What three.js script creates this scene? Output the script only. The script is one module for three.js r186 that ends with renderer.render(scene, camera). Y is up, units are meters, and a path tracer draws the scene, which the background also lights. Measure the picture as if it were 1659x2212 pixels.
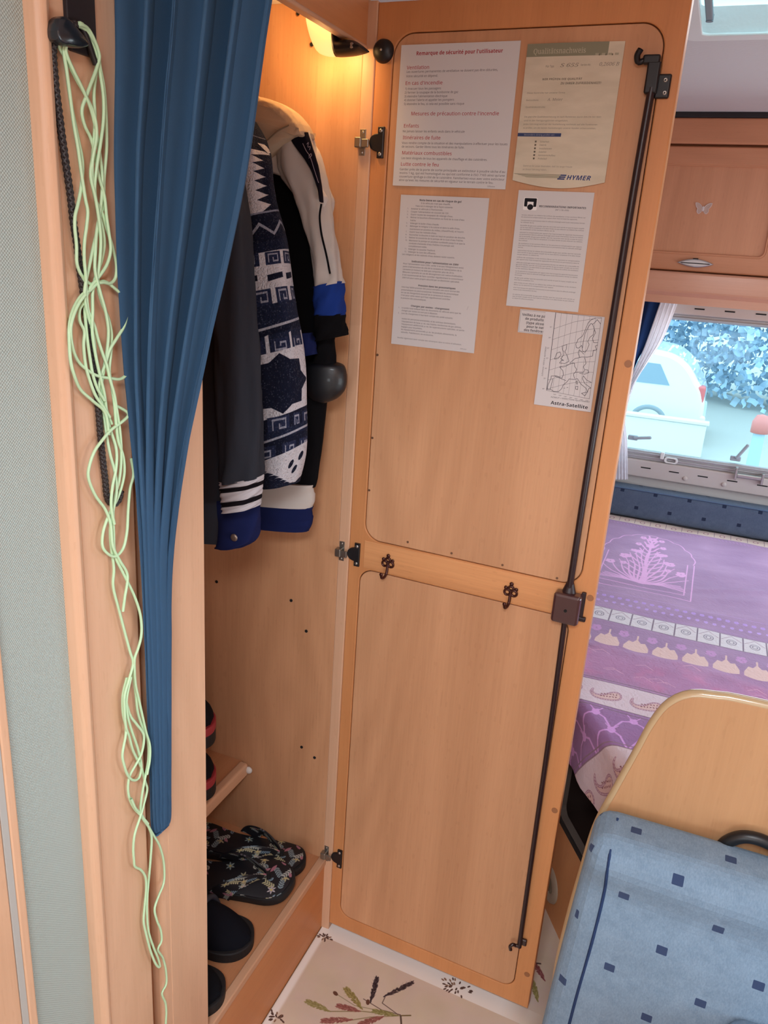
import * as THREE from 'three';
import { RoundedBoxGeometry } from 'three/addons/geometries/RoundedBoxGeometry.js';
import { mergeGeometries, mergeVertices, toCreasedNormals } from 'three/addons/utils/BufferGeometryUtils.js';
import { RectAreaLightUniformsLib } from 'three/addons/lights/RectAreaLightUniformsLib.js';

// ---------------------------------------------------------------- camera, sky, lights, exposure
const scene = new THREE.Scene();
const camera = new THREE.PerspectiveCamera(65.96, 1659 / 2212, 0.03, 80);
camera.rotation.order = 'YXZ';
camera.position.set(0, 1.5, 0);
camera.rotation.set(-0.32279, 0.37227, 0.0678);
const renderer = new THREE.WebGLRenderer({ antialias: true });
renderer.toneMapping = THREE.LinearToneMapping;
renderer.toneMappingExposure = 1.0;
renderer.shadowMap.enabled = true;
renderer.outputColorSpace = THREE.SRGBColorSpace;
scene.background = new THREE.Color(2.7, 3.25, 3.45);          // bright overcast daylight

RectAreaLightUniformsLib.init();
function areaLight(name, w, h, at, towards, color, power) {    // daylight that falls through an opening of the van
  const l = new THREE.RectAreaLight(color, power, w, h);
  l.name = name; l.position.set(...at); l.lookAt(new THREE.Vector3(...towards)); scene.add(l);
  return l;
}
const DAY = new THREE.Color(0.94, 0.985, 1.03);
areaLight('side_window_daylight', 1.05, 0.42, [1.1, 0.96, -0.55], [0, 0.96, -0.55], DAY, 6.0);
areaLight('added_hatch_daylight', 0.5, 0.45, [0.05, 1.94, 0.35], [0.051, 0, 0.35], DAY, 32);  // added unseen hatch, there to brighten the floor
areaLight('added_bed_window_daylight', 1.1, 0.5, [1.1, 1.12, -2.25], [0, 1.12, -2.25], DAY, 4.2);  // added unseen window, there to brighten the bed
areaLight('windscreen_daylight', 0.95, 0.46, [-0.1, 0.76, 2.6], [-0.1, 0.76, 0], DAY, 12.5);
areaLight('rear_window_daylight', 0.86, 0.5, [0.14, 1.1, -2.99], [0.14, 1.1, 0], DAY, 3.0);
areaLight('roof_hatch_daylight', 0.46, 0.44, [0.12, 1.94, -1.69], [0.121, 0, -1.69], DAY, 3.0);

// ---------------------------------------------------------------- helpers
const V3 = (x, y, z) => new THREE.Vector3(x, y, z);
let seed = 7;
const rnd = () => { seed = (seed + 0x6d2b79f5) | 0; let t = Math.imul(seed ^ (seed >>> 15), 1 | seed); t = (t + Math.imul(t ^ (t >>> 7), 61 | t)) ^ t; return ((t ^ (t >>> 14)) >>> 0) / 4294967296; };
const lerp = (a, b, t) => a + (b - a) * t, clamp = (x, a = 0, b = 1) => Math.min(b, Math.max(a, x));
const hash = (x, y, s) => { let h = Math.imul(x, 374761393) ^ Math.imul(y, 668265263) ^ Math.imul(s, 982451653); h = Math.imul(h ^ (h >>> 13), 1274126177); return ((h ^ (h >>> 16)) >>> 0) / 4294967296; };
function noise(x, y, s = 1) {
  const ix = Math.floor(x), iy = Math.floor(y), u = x - ix, v = y - iy, a = u * u * (3 - 2 * u), b = v * v * (3 - 2 * v);
  return lerp(lerp(hash(ix, iy, s), hash(ix + 1, iy, s), a), lerp(hash(ix, iy + 1, s), hash(ix + 1, iy + 1, s), a), b);
}
const fbm = (x, y, s = 1, n = 4) => { let t = 0, a = 0.5, f = 1; for (let i = 0; i < n; i++) { t += a * noise(x * f, y * f, s + i); a *= 0.5; f *= 2; } return t / (1 - Math.pow(0.5, n)); };

const used = {};
function numbered(name) { const n = (used[name] = (used[name] ?? -1) + 1); return n ? name + '_' + String(n).padStart(3, '0') : name; }
function info(o, label, category, group) { o.userData.label = label; if (category) o.userData.category = category; if (group) o.userData.group = group; return o; }
function thing(name, label, category, at = [0, 0, 0], turn = 0, group) {
  const g = new THREE.Group(); g.name = numbered(name); g.position.set(...at); g.rotation.y = turn; scene.add(g);
  g.updateMatrixWorld(true);
  return info(g, label, category, group);
}
function mesh(name, geo, mat, parent, label) {                 // geometry in the parent's own axes
  const m = new THREE.Mesh(geo, mat); m.name = numbered(name); m.castShadow = m.receiveShadow = true;
  if (label) m.userData.label = label;
  (parent ?? scene).add(m); return m;
}
function part(parent, name, geo, mat, label) {                 // geometry in world axes, put under a thing that is already placed
  parent.updateMatrixWorld(true);
  return mesh(name, geo.clone().applyMatrix4(parent.matrixWorld.clone().invert()), mat, parent, label);
}
function structure(name, geo, mat) { const m = mesh(name, geo, mat); m.userData.kind = 'structure'; return m; }
function structureGroup(name) { const g = new THREE.Group(); g.name = name; g.userData.kind = 'structure'; scene.add(g); return g; }

// box-mapped texture coordinates in metres; the grain runs along the given axis
function uvBox(geo, grain = 'y', off = 0) {
  let g = geo.index ? geo.toNonIndexed() : geo;
  if (!g.attributes.normal) g.computeVertexNormals();
  const p = g.attributes.position, n = g.attributes.normal, uv = new Float32Array(p.count * 2);
  for (let i = 0; i < p.count; i += 3) {
    let nx = 0, ny = 0, nz = 0;
    for (let k = 0; k < 3; k++) { nx += Math.abs(n.getX(i + k)); ny += Math.abs(n.getY(i + k)); nz += Math.abs(n.getZ(i + k)); }
    for (let k = 0; k < 3; k++) {
      const c = { x: p.getX(i + k), y: p.getY(i + k), z: p.getZ(i + k) };
      const axes = nx > ny && nx > nz ? ['z', 'y'] : ny > nz ? ['x', 'z'] : ['x', 'y'];
      let [a, b] = axes; if (a === grain) [a, b] = [b, a];
      uv[(i + k) * 2] = c[a] + off; uv[(i + k) * 2 + 1] = c[b] + off * 1.7;
    }
  }
  g.setAttribute('uv', new THREE.BufferAttribute(uv, 2));
  return g;
}
function box(x0, x1, y0, y1, z0, z1, r = 0.0015, grain = 'y', off = rnd()) {
  const w = x1 - x0, h = y1 - y0, d = z1 - z0, rr = Math.min(r, w * 0.45, h * 0.45, d * 0.45);
  const g = new RoundedBoxGeometry(w, h, d, 2, rr); g.translate((x0 + x1) / 2, (y0 + y1) / 2, (z0 + z1) / 2);
  return uvBox(g, grain, off);
}
function roundRect(x0, x1, y0, y1, r, C = THREE.Shape) {
  const s = new C();
  s.moveTo(x0 + r, y0); s.lineTo(x1 - r, y0); s.absarc(x1 - r, y0 + r, r, -Math.PI / 2, 0); s.lineTo(x1, y1 - r); s.absarc(x1 - r, y1 - r, r, 0, Math.PI / 2);
  s.lineTo(x0 + r, y1); s.absarc(x0 + r, y1 - r, r, Math.PI / 2, Math.PI); s.lineTo(x0, y0 + r); s.absarc(x0 + r, y0 + r, r, Math.PI, Math.PI * 1.5);
  return s;
}
function extrude(shape, z0, z1, bevel = 0.0015, grain = 'y', off = rnd(), seg = 10) {   // shape in xy, from z0 to z1
  const g = new THREE.ExtrudeGeometry(shape, { depth: z1 - z0 - 2 * bevel, bevelEnabled: bevel > 0, bevelThickness: bevel, bevelSize: bevel, bevelOffset: -bevel, bevelSegments: 2, curveSegments: seg });
  g.translate(0, 0, z0 + bevel);
  return uvBox(g, grain, off);
}
const curve = (pts, closed = false, type = 'centripetal') => new THREE.CatmullRomCurve3(pts.map((p) => V3(...p)), closed, type);
const tube = (pts, r, n = 40, m = 8, closed = false) => new THREE.TubeGeometry(curve(pts, closed), n, r, m, closed);
const cyl = (r0, r1, h, n = 20) => new THREE.CylinderGeometry(r0, r1, h, n);
const lathe = (pts, n = 24) => new THREE.LatheGeometry(pts.map((p) => new THREE.Vector2(...p)), n);
const merge = (list) => mergeGeometries(list.map((g) => { const k = g.index ? g.toNonIndexed() : g; if (!k.attributes.uv) k.setAttribute('uv', new THREE.BufferAttribute(new Float32Array(k.attributes.position.count * 2), 2)); return k; }));
function grid(nu, nv, f, flip = false) {                        // f(s, t) -> [x, y, z, u, v]
  const pos = [], uv = [], idx = [];
  for (let j = 0; j <= nv; j++) for (let i = 0; i <= nu; i++) { const q = f(i / nu, j / nv); pos.push(q[0], q[1], q[2]); uv.push(q[3] ?? i / nu, q[4] ?? 1 - j / nv); }
  for (let j = 0; j < nv; j++) for (let i = 0; i < nu; i++) { const a = j * (nu + 1) + i, b = a + 1, c = a + nu + 1, d = c + 1; flip ? idx.push(a, b, c, b, d, c) : idx.push(a, c, b, b, c, d); }
  const g = new THREE.BufferGeometry();
  g.setAttribute('position', new THREE.Float32BufferAttribute(pos, 3)); g.setAttribute('uv', new THREE.Float32BufferAttribute(uv, 2)); g.setIndex(idx); g.computeVertexNormals();
  return g;
}
function cloth(nu, nv, f, thick = 0.0016) {                     // a sheet of cloth with two faces and closed edges
  const front = grid(nu, nv, f), n = front.attributes.normal, p = front.attributes.position;
  const back = front.clone(), bp = back.attributes.position;
  for (let i = 0; i < p.count; i++) bp.setXYZ(i, p.getX(i) - n.getX(i) * thick, p.getY(i) - n.getY(i) * thick, p.getZ(i) - n.getZ(i) * thick);
  const ix = Array.from(back.index.array); for (let i = 0; i < ix.length; i += 3) { const t = ix[i]; ix[i] = ix[i + 1]; ix[i + 1] = t; } back.setIndex(ix); back.computeVertexNormals();
  const pos = [], uv = [], idx = [], W = nu + 1, ring = [];
  for (let i = 0; i < nu; i++) ring.push(i); for (let j = 0; j < nv; j++) ring.push(j * W + nu); for (let i = nu; i > 0; i--) ring.push(nv * W + i); for (let j = nv; j > 0; j--) ring.push(j * W);
  ring.forEach((a, k) => { for (const q of [p, bp]) { pos.push(q.getX(a), q.getY(a), q.getZ(a)); uv.push(front.attributes.uv.getX(a), front.attributes.uv.getY(a)); } const b = k * 2, c = ((k + 1) % ring.length) * 2; idx.push(b, c, b + 1, c, c + 1, b + 1); });
  const rim = new THREE.BufferGeometry(); rim.setAttribute('position', new THREE.Float32BufferAttribute(pos, 3)); rim.setAttribute('uv', new THREE.Float32BufferAttribute(uv, 2)); rim.setIndex(idx); rim.computeVertexNormals();
  return mergeGeometries([front, back, rim]);
}
function sample(rows, t) { const k = clamp(t) * (rows.length - 1), i = Math.min(Math.floor(k), rows.length - 2), f = k - i; const a = rows[Math.max(i - 1, 0)], b = rows[i], c = rows[i + 1], d = rows[Math.min(i + 2, rows.length - 1)]; return b.map((_, q) => { const p0 = a[q], p1 = b[q], p2 = c[q], p3 = d[q]; return 0.5 * (2 * p1 + (p2 - p0) * f + (2 * p0 - 5 * p1 + 4 * p2 - p3) * f * f + (3 * p1 - p0 - 3 * p2 + p3) * f * f * f); }); }
// a sleeve, a body of a garment, a shoe upper: rings [xl, yl, xr, yr] at depth z, thick t, closed at both ends
function loft(rows, z, t, o = {}) {
  const nu = o.nu ?? 40, nv = o.nv ?? 48, fold = o.fold ?? 0.003, sd = o.seed ?? 3, ex = o.ex ?? 0.85;
  const g = grid(nu, nv, (s, v) => {
    const q = sample(rows, v), a = s * Math.PI * 2, cx = (q[0] + q[2]) / 2, cy = (q[1] + q[3]) / 2, hx = (q[2] - q[0]) / 2, hy = (q[3] - q[1]) / 2;
    const ca = Math.sign(Math.cos(a)) * Math.pow(Math.abs(Math.cos(a)), ex), sa = Math.sign(Math.sin(a)) * Math.pow(Math.abs(Math.sin(a)), ex);
    const end = o.taper ? Math.pow(Math.max(0, Math.sin(Math.PI * clamp(v, 0.0005, 0.9995))), o.taper) : 1;
    const w = fold * (fbm(a * 2.2 + 5, v * 7, sd) - 0.5) * 2 + fold * 0.6 * Math.sin(a * 5 + v * 9 + sd);
    const k = 1 + w / Math.max(0.015, Math.hypot(hx, hy));
    // angle runs left edge -> front -> right edge -> back, so the texture's first half lies on the front
    return [cx - hx * ca * k * end, cy - hy * ca * k * end, (typeof z === 'function' ? z(v) : z) + (typeof t === 'function' ? t(v) : t) / 2 * sa * end + w * Math.sign(sa) * 0.7, s, 1 - v];
  }, true);
  const caps = [0, 1].map((e) => { const pos = [], idx = [], uv = []; const q = sample(rows, e); pos.push((q[0] + q[2]) / 2, (q[1] + q[3]) / 2, typeof z === 'function' ? z(e) : z); uv.push(0.25, 1 - e); for (let i = 0; i <= nu; i++) { const k = e * nv * (nu + 1) + i; pos.push(g.attributes.position.getX(k), g.attributes.position.getY(k), g.attributes.position.getZ(k)); uv.push(i / nu, 1 - e); if (i) e ? idx.push(0, i + 1, i) : idx.push(0, i, i + 1); } const c = new THREE.BufferGeometry(); c.setAttribute('position', new THREE.Float32BufferAttribute(pos, 3)); c.setAttribute('uv', new THREE.Float32BufferAttribute(uv, 2)); c.setIndex(idx); c.computeVertexNormals(); return c; });
  return mergeGeometries([g, ...caps]);
}
function softBox(w, h, d, r, bulge = 0.01, n = [28, 24, 10]) {   // a stuffed cushion, centred
  let g = new THREE.BoxGeometry(w, h, d, ...n); const p = g.attributes.position, v = new THREE.Vector3();
  for (let i = 0; i < p.count; i++) {
    v.fromBufferAttribute(p, i);
    const c = V3(clamp(v.x, -w / 2 + r, w / 2 - r), clamp(v.y, -h / 2 + r, h / 2 - r), clamp(v.z, -d / 2 + r, d / 2 - r)), e = v.clone().sub(c);
    if (e.length() > 1e-6) e.setLength(r); v.copy(c).add(e);
    const bx = 1 - Math.pow(2 * v.x / w, 4), by = 1 - Math.pow(2 * v.y / h, 4), bz = 1 - Math.pow(2 * v.z / d, 2);
    v.z += Math.sign(v.z) * bulge * Math.max(0, bx) * Math.max(0, by) * Math.abs(v.z) / (d / 2); v.y += Math.sign(v.y) * bulge * 0.5 * Math.max(0, bx) * Math.max(0, bz) * Math.abs(v.y) / (h / 2);
    p.setXYZ(i, v.x, v.y, v.z);
  }
  g.deleteAttribute('normal'); g.deleteAttribute('uv'); g = mergeVertices(g, 1e-5); g.computeVertexNormals();
  return uvBox(g, 'y', 0);
}

// ---------------------------------------------------------------- materials
function dataTex(w, h, f, repeat = [1, 1], srgb = true) {
  const d = new Uint8Array(w * h * 4);
  for (let y = 0; y < h; y++) for (let x = 0; x < w; x++) { const c = f(x / w, y / h, x, y), o = (y * w + x) * 4; d[o] = clamp(c[0], 0, 255); d[o + 1] = clamp(c[1], 0, 255); d[o + 2] = clamp(c[2], 0, 255); d[o + 3] = 255; }
  const t = new THREE.DataTexture(d, w, h); t.wrapS = t.wrapT = THREE.MirroredRepeatWrapping; t.magFilter = t.minFilter = THREE.LinearFilter; t.repeat.set(...repeat); if (srgb) t.colorSpace = THREE.SRGBColorSpace; t.needsUpdate = true; return t;
}
function woodTex(base, s, strength = 1) {
  return dataTex(512, 1024, (u, v) => {
    const bend = fbm(u * 2, v * 1.5, s, 3) * 0.35, broad = fbm(u * 6 + bend, v * 0.5, s + 3, 3) - 0.5, uc = u - 0.5 + 0.06 * (noise(v * 2, 1, s) - 0.5), cath = Math.sin((v * 4 + Math.pow(Math.abs(uc), 1.6) * 22 + bend * 5) * 6.283) * Math.exp(-Math.pow(uc / 0.24, 2)), ring = Math.sin((u * 13 + bend * 9 + fbm(u * 3, v * 0.9, s + 9, 2) * 5) * 3.1) * 0.5;
    const fine = noise(u * 150, v * 7, s + 5) - 0.5, hair = noise(u * 330, v * 22, s + 6) - 0.5, fleck = noise(u * 190, v * 55, s + 8) > 0.86 ? -1 : 0;
    const k = 1 + strength * (0.15 * broad + 0.016 * ring + 0.020 * cath + 0.020 * fine + 0.024 * hair + 0.022 * fleck);
    return [base[0] * k, base[1] * (1 + (k - 1) * 1.25), base[2] * (1 + (k - 1) * 1.5)];
  }, [1 / 0.5, 1 / 1.1]);
}
const std = (o) => new THREE.MeshPhysicalMaterial({ roughness: 0.6, ...o });
const woodMat = (base, s, k, rough = 0.42) => std({ map: woodTex(base, s, k), roughness: rough, specularIntensity: 0.6 });
const W_PANEL = woodMat([205, 153, 114], 11, 1.0), W_FRAME = woodMat([210, 144, 93], 23, 0.7), W_LIGHT = woodMat([212, 168, 136], 37, 0.7), W_RAIL = woodMat([212, 150, 100], 41, 1.6);
const W_INNER = woodMat([196, 138, 98], 53, 0.9, 0.5);
const BLACK = std({ color: 0x17161a, roughness: 0.42 }), BROWN = std({ color: 0x35201f, roughness: 0.25, clearcoat: 0.5, clearcoatRoughness: 0.2 }), RODM = std({ color: 0x2c1d20, roughness: 0.35 });
const METAL = std({ color: 0x9a968f, metalness: 0.9, roughness: 0.35 }), STEEL = std({ color: 0xb9b6b0, metalness: 0.85, roughness: 0.3 }), DARK = std({ color: 0x0c0a0b, roughness: 0.8 });
const WHITE = std({ color: 0xdedad6, roughness: 0.55 }), PLUG = std({ color: 0xa06a45, roughness: 0.5 });
const fabricBump = dataTex(256, 256, (u, v, x, y) => { const k = 128 + 60 * (hash(x, y, 3) - 0.5) + 50 * Math.sin(x * 1.57) * Math.sin(y * 1.57); return [k, k, k]; }, [1 / 0.06, 1 / 0.06], false);
const fabric = (color, o = {}) => std({ color, roughness: 0.95, specularIntensity: 0.2, bumpMap: fabricBump, bumpScale: 0.0006, sheen: 0.25, sheenRoughness: 0.6, sheenColor: new THREE.Color(color).multiplyScalar(0.6), ...o });
function canvasTex(w, h, draw) { const c = document.createElement('canvas'); c.width = w; c.height = h; const x = c.getContext('2d'); draw(x, w, h); const t = new THREE.CanvasTexture(c); t.colorSpace = THREE.SRGBColorSpace; t.anisotropy = 8; return t; }

// ---------------------------------------------------------------- the shell of the motorhome
const LINER = std({ color: 0xcfc6c4, roughness: 0.85, bumpMap: dataTex(256, 256, (u, v, x, y) => { const k = 128 + 90 * (fbm(u * 40, v * 40, 4, 3) - 0.5); return [k, k, k]; }, [1 / 0.25, 1 / 0.25], false), bumpScale: 0.0012 });
const FLOORM = std({ color: 0x9b8571, roughness: 0.6 });
structure('floor', box(-1.22, 1.18, -0.05, 0, -3.1, 2.7, 0.001, 'x'), FLOORM);
function slab(outline, holes, t) { const s = new THREE.Shape(outline.map((p) => new THREE.Vector2(...p))); holes.forEach((h) => s.holes.push(roundRect(...h, 0.02, THREE.Path))); return new THREE.ExtrudeGeometry(s, { depth: t, bevelEnabled: false, curveSegments: 6 }); }
{ // ceiling with the roof hatch and an added unseen hatch cut through; drawn in x and -z, then laid flat
  const g = slab([[-1.22, -2.7], [1.18, -2.7], [1.18, 3.1], [-1.22, 3.1]], [[-0.14, 0.36, 1.45, 1.925], [-0.22, 0.32, -0.6, -0.1]], 0.05); g.rotateX(-Math.PI / 2); g.translate(0, 1.95, 0);
  structure('ceiling', uvBox(g, 'x'), LINER);
}
{ const g = slab([[-1.22, -0.05], [1.18, -0.05], [1.18, 2.0], [-1.22, 2.0]], [[-0.32, 0.6, 0.8, 1.4]], 0.05); g.translate(0, 0, -3.1); structure('wall_rear', uvBox(g), LINER); }
{ const g = slab([[-1.22, -0.05], [1.18, -0.05], [1.18, 2.0], [-1.22, 2.0]], [[-0.59, 0.4, 0.5, 1.02]], 0.05); g.translate(0, 0, 2.65); structure('wall_front', uvBox(g), LINER); }
{ const g = slab([[-2.7, -0.05], [3.1, -0.05], [3.1, 2.0], [-2.7, 2.0]], [[0.0, 1.1, 0.74, 1.18], [1.65, 2.85, 0.85, 1.4]], 0.05); g.rotateY(Math.PI / 2); g.translate(1.13, 0, 0); structure('wall_right', uvBox(g), LINER); }
structure('wall_left', box(-1.25, -1.2, -0.05, 2.0, -3.1, 2.7, 0.001), LINER);
structure('wall_washroom', box(-0.625, -0.6, 0, 1.95, -0.3, 2.65, 0.001), W_LIGHT);
structure('window_5', box(-0.24, 0.34, 2.004, 2.01, 0.08, 0.62, 0.002), new THREE.MeshPhysicalMaterial({ color: 0xe6f3fa, roughness: 0.05, transmission: 1, thickness: 0 }));  // pane of the added hatch that brightens the floor, out of view
structure('trim_4', box(0.55, 1.13, 1.2, 1.95, -1.3, 0.84, 0.01, 'z'), W_FRAME);  // unseen box added to block side window light from the header
structure('trim_5', box(-0.6, 1.13, 1.04, 1.95, 0.85, 2.65, 0.01, 'x'), LINER);  // unseen box over the cab, added to shade the upper door
const PANE = new THREE.MeshPhysicalMaterial({ color: 0xe0f2f9, roughness: 0.02, transmission: 1, thickness: 0, ior: 1.49, specularIntensity: 0.12 });
for (const [n, g] of [['window_2', box(1.15, 1.153, 0.72, 1.2, -1.12, 0.02, 0.001)], ['window_4', box(1.15, 1.153, 0.83, 1.42, -2.87, -1.63, 0.001)], ['window_3', box(-0.6, 0.42, 0.48, 1.04, 2.672, 2.675, 0.001)]]) structure(n, g, PANE);  // the pane beside the bed belongs to an added unseen window

{ // rear window with its blind cassettes, catches and lever handles
  const w = structureGroup('window_1'), GREY = std({ color: 0xaaa4a6, roughness: 0.5 }), BEIGE = std({ color: 0xbfb2ac, roughness: 0.6 }), SMOKE = std({ color: 0xa3a9b0, roughness: 0.4 });
  const frame = roundRect(-0.36, 0.64, 0.812, 1.345, 0.04); frame.holes.push(roundRect(-0.325, 0.605, 0.845, 1.325, 0.03, THREE.Path));
  part(w, 'window_frame', extrude(frame, -3.052, -3.03, 0.003), GREY);
  for (const y of [0.822, 0.834]) part(w, 'frame_rib', box(-0.33, 0.61, y, y + 0.006, -3.034, -3.024, 0.0025), GREY);
  part(w, 'frame_rib', box(-0.33, 0.61, 1.328, 1.336, -3.034, -3.022, 0.003), SMOKE);
  part(w, 'pane', box(-0.34, 0.62, 0.83, 1.34, -3.066, -3.062, 0.001), PANE);
  part(w, 'blind_cassette', box(-0.37, 0.65, 0.746, 0.812, -3.05, -3.018, 0.006), BEIGE);
  part(w, 'blind_cassette', box(-0.37, 0.65, 1.345, 1.40, -3.05, -3.02, 0.006), BEIGE);
  for (let i = 0; i < 8; i++) part(w, 'slot', box(-0.262 + i * 0.1, -0.227 + i * 0.1, 0.783, 0.787, -3.0185, -3.0165, 0.0005), DARK);
  for (let i = 0; i < 8; i++) part(w, 'slot', box(-0.175 + i * 0.098, -0.142 + i * 0.098, 1.366, 1.3705, -3.0205, -3.0185, 0.0005), DARK);
  for (const x of [-0.003, 0.13]) { const g = lathe([[0, 0.006], [0.005, 0.006], [0.008, 0.003], [0.009, 0]], 16); g.rotateX(Math.PI / 2); g.translate(x, 0.768, -3.018); part(w, 'screw_cap', g, BEIGE); }
  { const ring = roundRect(-0.024, 0.024, -0.011, 0.011, 0.0105); ring.holes.push(roundRect(-0.016, 0.016, -0.006, 0.006, 0.0055, THREE.Path)); const g = extrude(ring, 0, 0.008, 0.001); g.translate(-0.062, 0.826, -3.024); part(w, 'catch', merge([g, box(-0.102, -0.088, 0.826, 0.852, -3.03, -3.014, 0.003)]), WHITE); }
  part(w, 'catch', merge([box(0.165, 0.25, 0.803, 0.818, -3.018, -3.004, 0.004), box(0.158, 0.166, 0.795, 0.84, -3.02, -3.0, 0.002), box(0.246, 0.254, 0.79, 0.83, -3.02, -3.0, 0.002)]), STEEL);
  const lever = (x, y, a) => { const g = merge([(() => { const b = new RoundedBoxGeometry(0.036, 0.018, 0.016, 2, 0.004); return b; })(), (() => { const b = new THREE.CapsuleGeometry(0.006, 0.055, 6, 12); b.translate(0, 0.034, 0.012); b.rotateZ(a); return b; })()]); g.translate(x, y, -3.05); part(w, 'lever_handle', g, SMOKE); };
  lever(-0.21, 0.885, -1.4); lever(0.152, 0.862, -0.5);
}
{ // roof hatch
  const t = thing('roof_hatch', 'white framed roof hatch letting daylight through the ceiling', 'roof hatch', [0.11, 1.95, -1.6875]);
  const s = roundRect(-0.165, 0.385, 1.425, 1.95, 0.03); s.holes.push(roundRect(-0.128, 0.348, 1.462, 1.913, 0.02, THREE.Path));
  const f = extrude(s, 0, 0.006, 0.002); f.rotateX(-Math.PI / 2); f.translate(0, 1.944, 0); part(t, 'frame', f, WHITE);
  part(t, 'dome', box(-0.17, 0.39, 2.005, 2.012, -1.955, -1.42, 0.003), new THREE.MeshPhysicalMaterial({ color: 0xd8eef2, roughness: 0.9, transmission: 0.92, thickness: 0 }), 'milky acrylic dome');
  part(t, 'stay', merge([box(-0.122, -0.108, 1.952, 1.962, -1.84, -1.5, 0.003), cyl(0.007, 0.007, 0.012).translate(-0.115, 1.957, -1.835)]), std({ color: 0x70808a, roughness: 0.4 }), 'grey stay arm');
}

// ---------------------------------------------------------------- washroom door and the post beside it
{
  const d = structureGroup('door_1');
  const ACRYL = std({ color: 0xa6b1ab, roughness: 0.3, specularIntensity: 0.7, bumpMap: dataTex(256, 256, (u, v) => { const a = Math.cos(u * Math.PI * 32) * Math.cos(v * Math.PI * 32), k = 128 + 110 * a + 30 * (fbm(u * 20, v * 20, 8, 2) - 0.5); return [k, k, k]; }, [1 / 0.055, 1 / 0.055], false), bumpScale: 0.0008 });
  part(d, 'door_panel', box(-0.606, -0.600, 0.05, 1.93, -0.607, -0.495, 0.001), ACRYL, 'textured grey-green acrylic panel');
  part(d, 'door_stile', box(-0.618, -0.591, 0.03, 1.94, -0.506, -0.4935, 0.003), W_LIGHT);
  part(d, 'metal_strip', box(-0.61, -0.5915, 0.03, 1.94, -0.4935, -0.4845, 0.001), std({ color: 0xb5b2ac, metalness: 0.1, roughness: 0.4 }), 'silver grey metal strip');
  part(d, 'door_stile', box(-0.618, -0.591, 0.03, 1.94, -0.4845, -0.3, 0.003), W_LIGHT);
}
{ // moulding, post, slot
  const m = new THREE.Shape(); m.moveTo(-0.615, 0.600); m.lineTo(-0.596, 0.600); m.quadraticCurveTo(-0.583, 0.602, -0.583, 0.609); m.quadraticCurveTo(-0.583, 0.6165, -0.59, 0.6175); m.lineTo(-0.615, 0.6175);
  const g = new THREE.ExtrudeGeometry(m, { depth: 1.95, bevelEnabled: false, curveSegments: 8 }); g.rotateX(-Math.PI / 2);   // shape y becomes -z
  structure('trim_1', uvBox(toCreasedNormals(g, 0.6)), W_LIGHT);
  const p = new THREE.Shape([[-0.63, 0.6208], [-0.5925, 0.6208], [-0.591, 0.6225], [-0.591, 0.706], [-0.593, 0.7095], [-0.606, 0.7225], [-0.63, 0.7225]].map((q) => new THREE.Vector2(...q)));
  const q = new THREE.ExtrudeGeometry(p, { depth: 1.95, bevelEnabled: false }); q.rotateX(-Math.PI / 2); structure('pillar', uvBox(q), W_LIGHT);
  structure('trim_2', box(-0.66, -0.628, 0, 1.95, -0.74, -0.62, 0.001), W_INNER);
}

// ---------------------------------------------------------------- wardrobe with its open door
const wardrobe = thing('wardrobe', 'tall beech wardrobe built into the side of the van with its door standing wide open', 'wardrobe', [-0.9, 0, -1.05]);
part(wardrobe, 'front_stile', (() => { const s = new THREE.Shape(); s.moveTo(-0.612, 0.735); s.lineTo(-0.600, 0.735); s.quadraticCurveTo(-0.593, 0.7365, -0.592, 0.745); s.lineTo(-0.592, 0.7535); s.lineTo(-0.591, 0.7545); s.lineTo(-0.591, 0.8465); s.lineTo(-0.5925, 0.848); s.lineTo(-0.612, 0.848); const g = new THREE.ExtrudeGeometry(s, { depth: 1.95, bevelEnabled: false, curveSegments: 6 }); g.rotateX(-Math.PI / 2); return uvBox(g); })(), W_LIGHT);
part(wardrobe, 'near_side', box(-1.19, -0.612, 0, 1.95, -0.748, -0.735, 0.001), W_INNER);
part(wardrobe, 'back_panel', box(-1.2, -1.188, 0, 1.95, -1.32, -0.735, 0.001), W_INNER);
part(wardrobe, 'far_side', box(-1.19, -0.597, 0, 1.95, -1.32, -1.30, 0.001), W_PANEL);
part(wardrobe, 'edge_strip', box(-0.598, -0.5745, 0.0, 1.865, -1.322, -1.2995, 0.003), W_LIGHT);
part(wardrobe, 'floor_board', box(-1.19, -0.606, 0.18, 0.197, -1.30, -0.748, 0.001, 'z'), W_INNER);
part(wardrobe, 'sill', box(-0.6065, -0.589, 0.183, 0.2, -1.30, -0.848, 0.003, 'z'), W_LIGHT);
part(wardrobe, 'riser', box(-0.604, -0.593, 0, 0.183, -1.30, -0.848, 0.001, 'z'), W_FRAME);
part(wardrobe, 'header', box(-0.609, -0.591, 1.80, 1.95, -1.30, -0.735, 0.0015, 'z'), W_FRAME);
part(wardrobe, 'header_edge', box(-0.606, -0.5895, 1.7965, 1.803, -1.30, -0.735, 0.003, 'z'), W_LIGHT);
part(wardrobe, 'top_panel', box(-1.19, -0.61, 1.866, 1.878, -1.30, -0.748, 0.001, 'x'), WHITE);
part(wardrobe, 'hanging_rail', cyl(0.011, 0.011, 0.55).rotateX(Math.PI / 2).translate(-0.9, 1.745, -1.024), STEEL);
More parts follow.
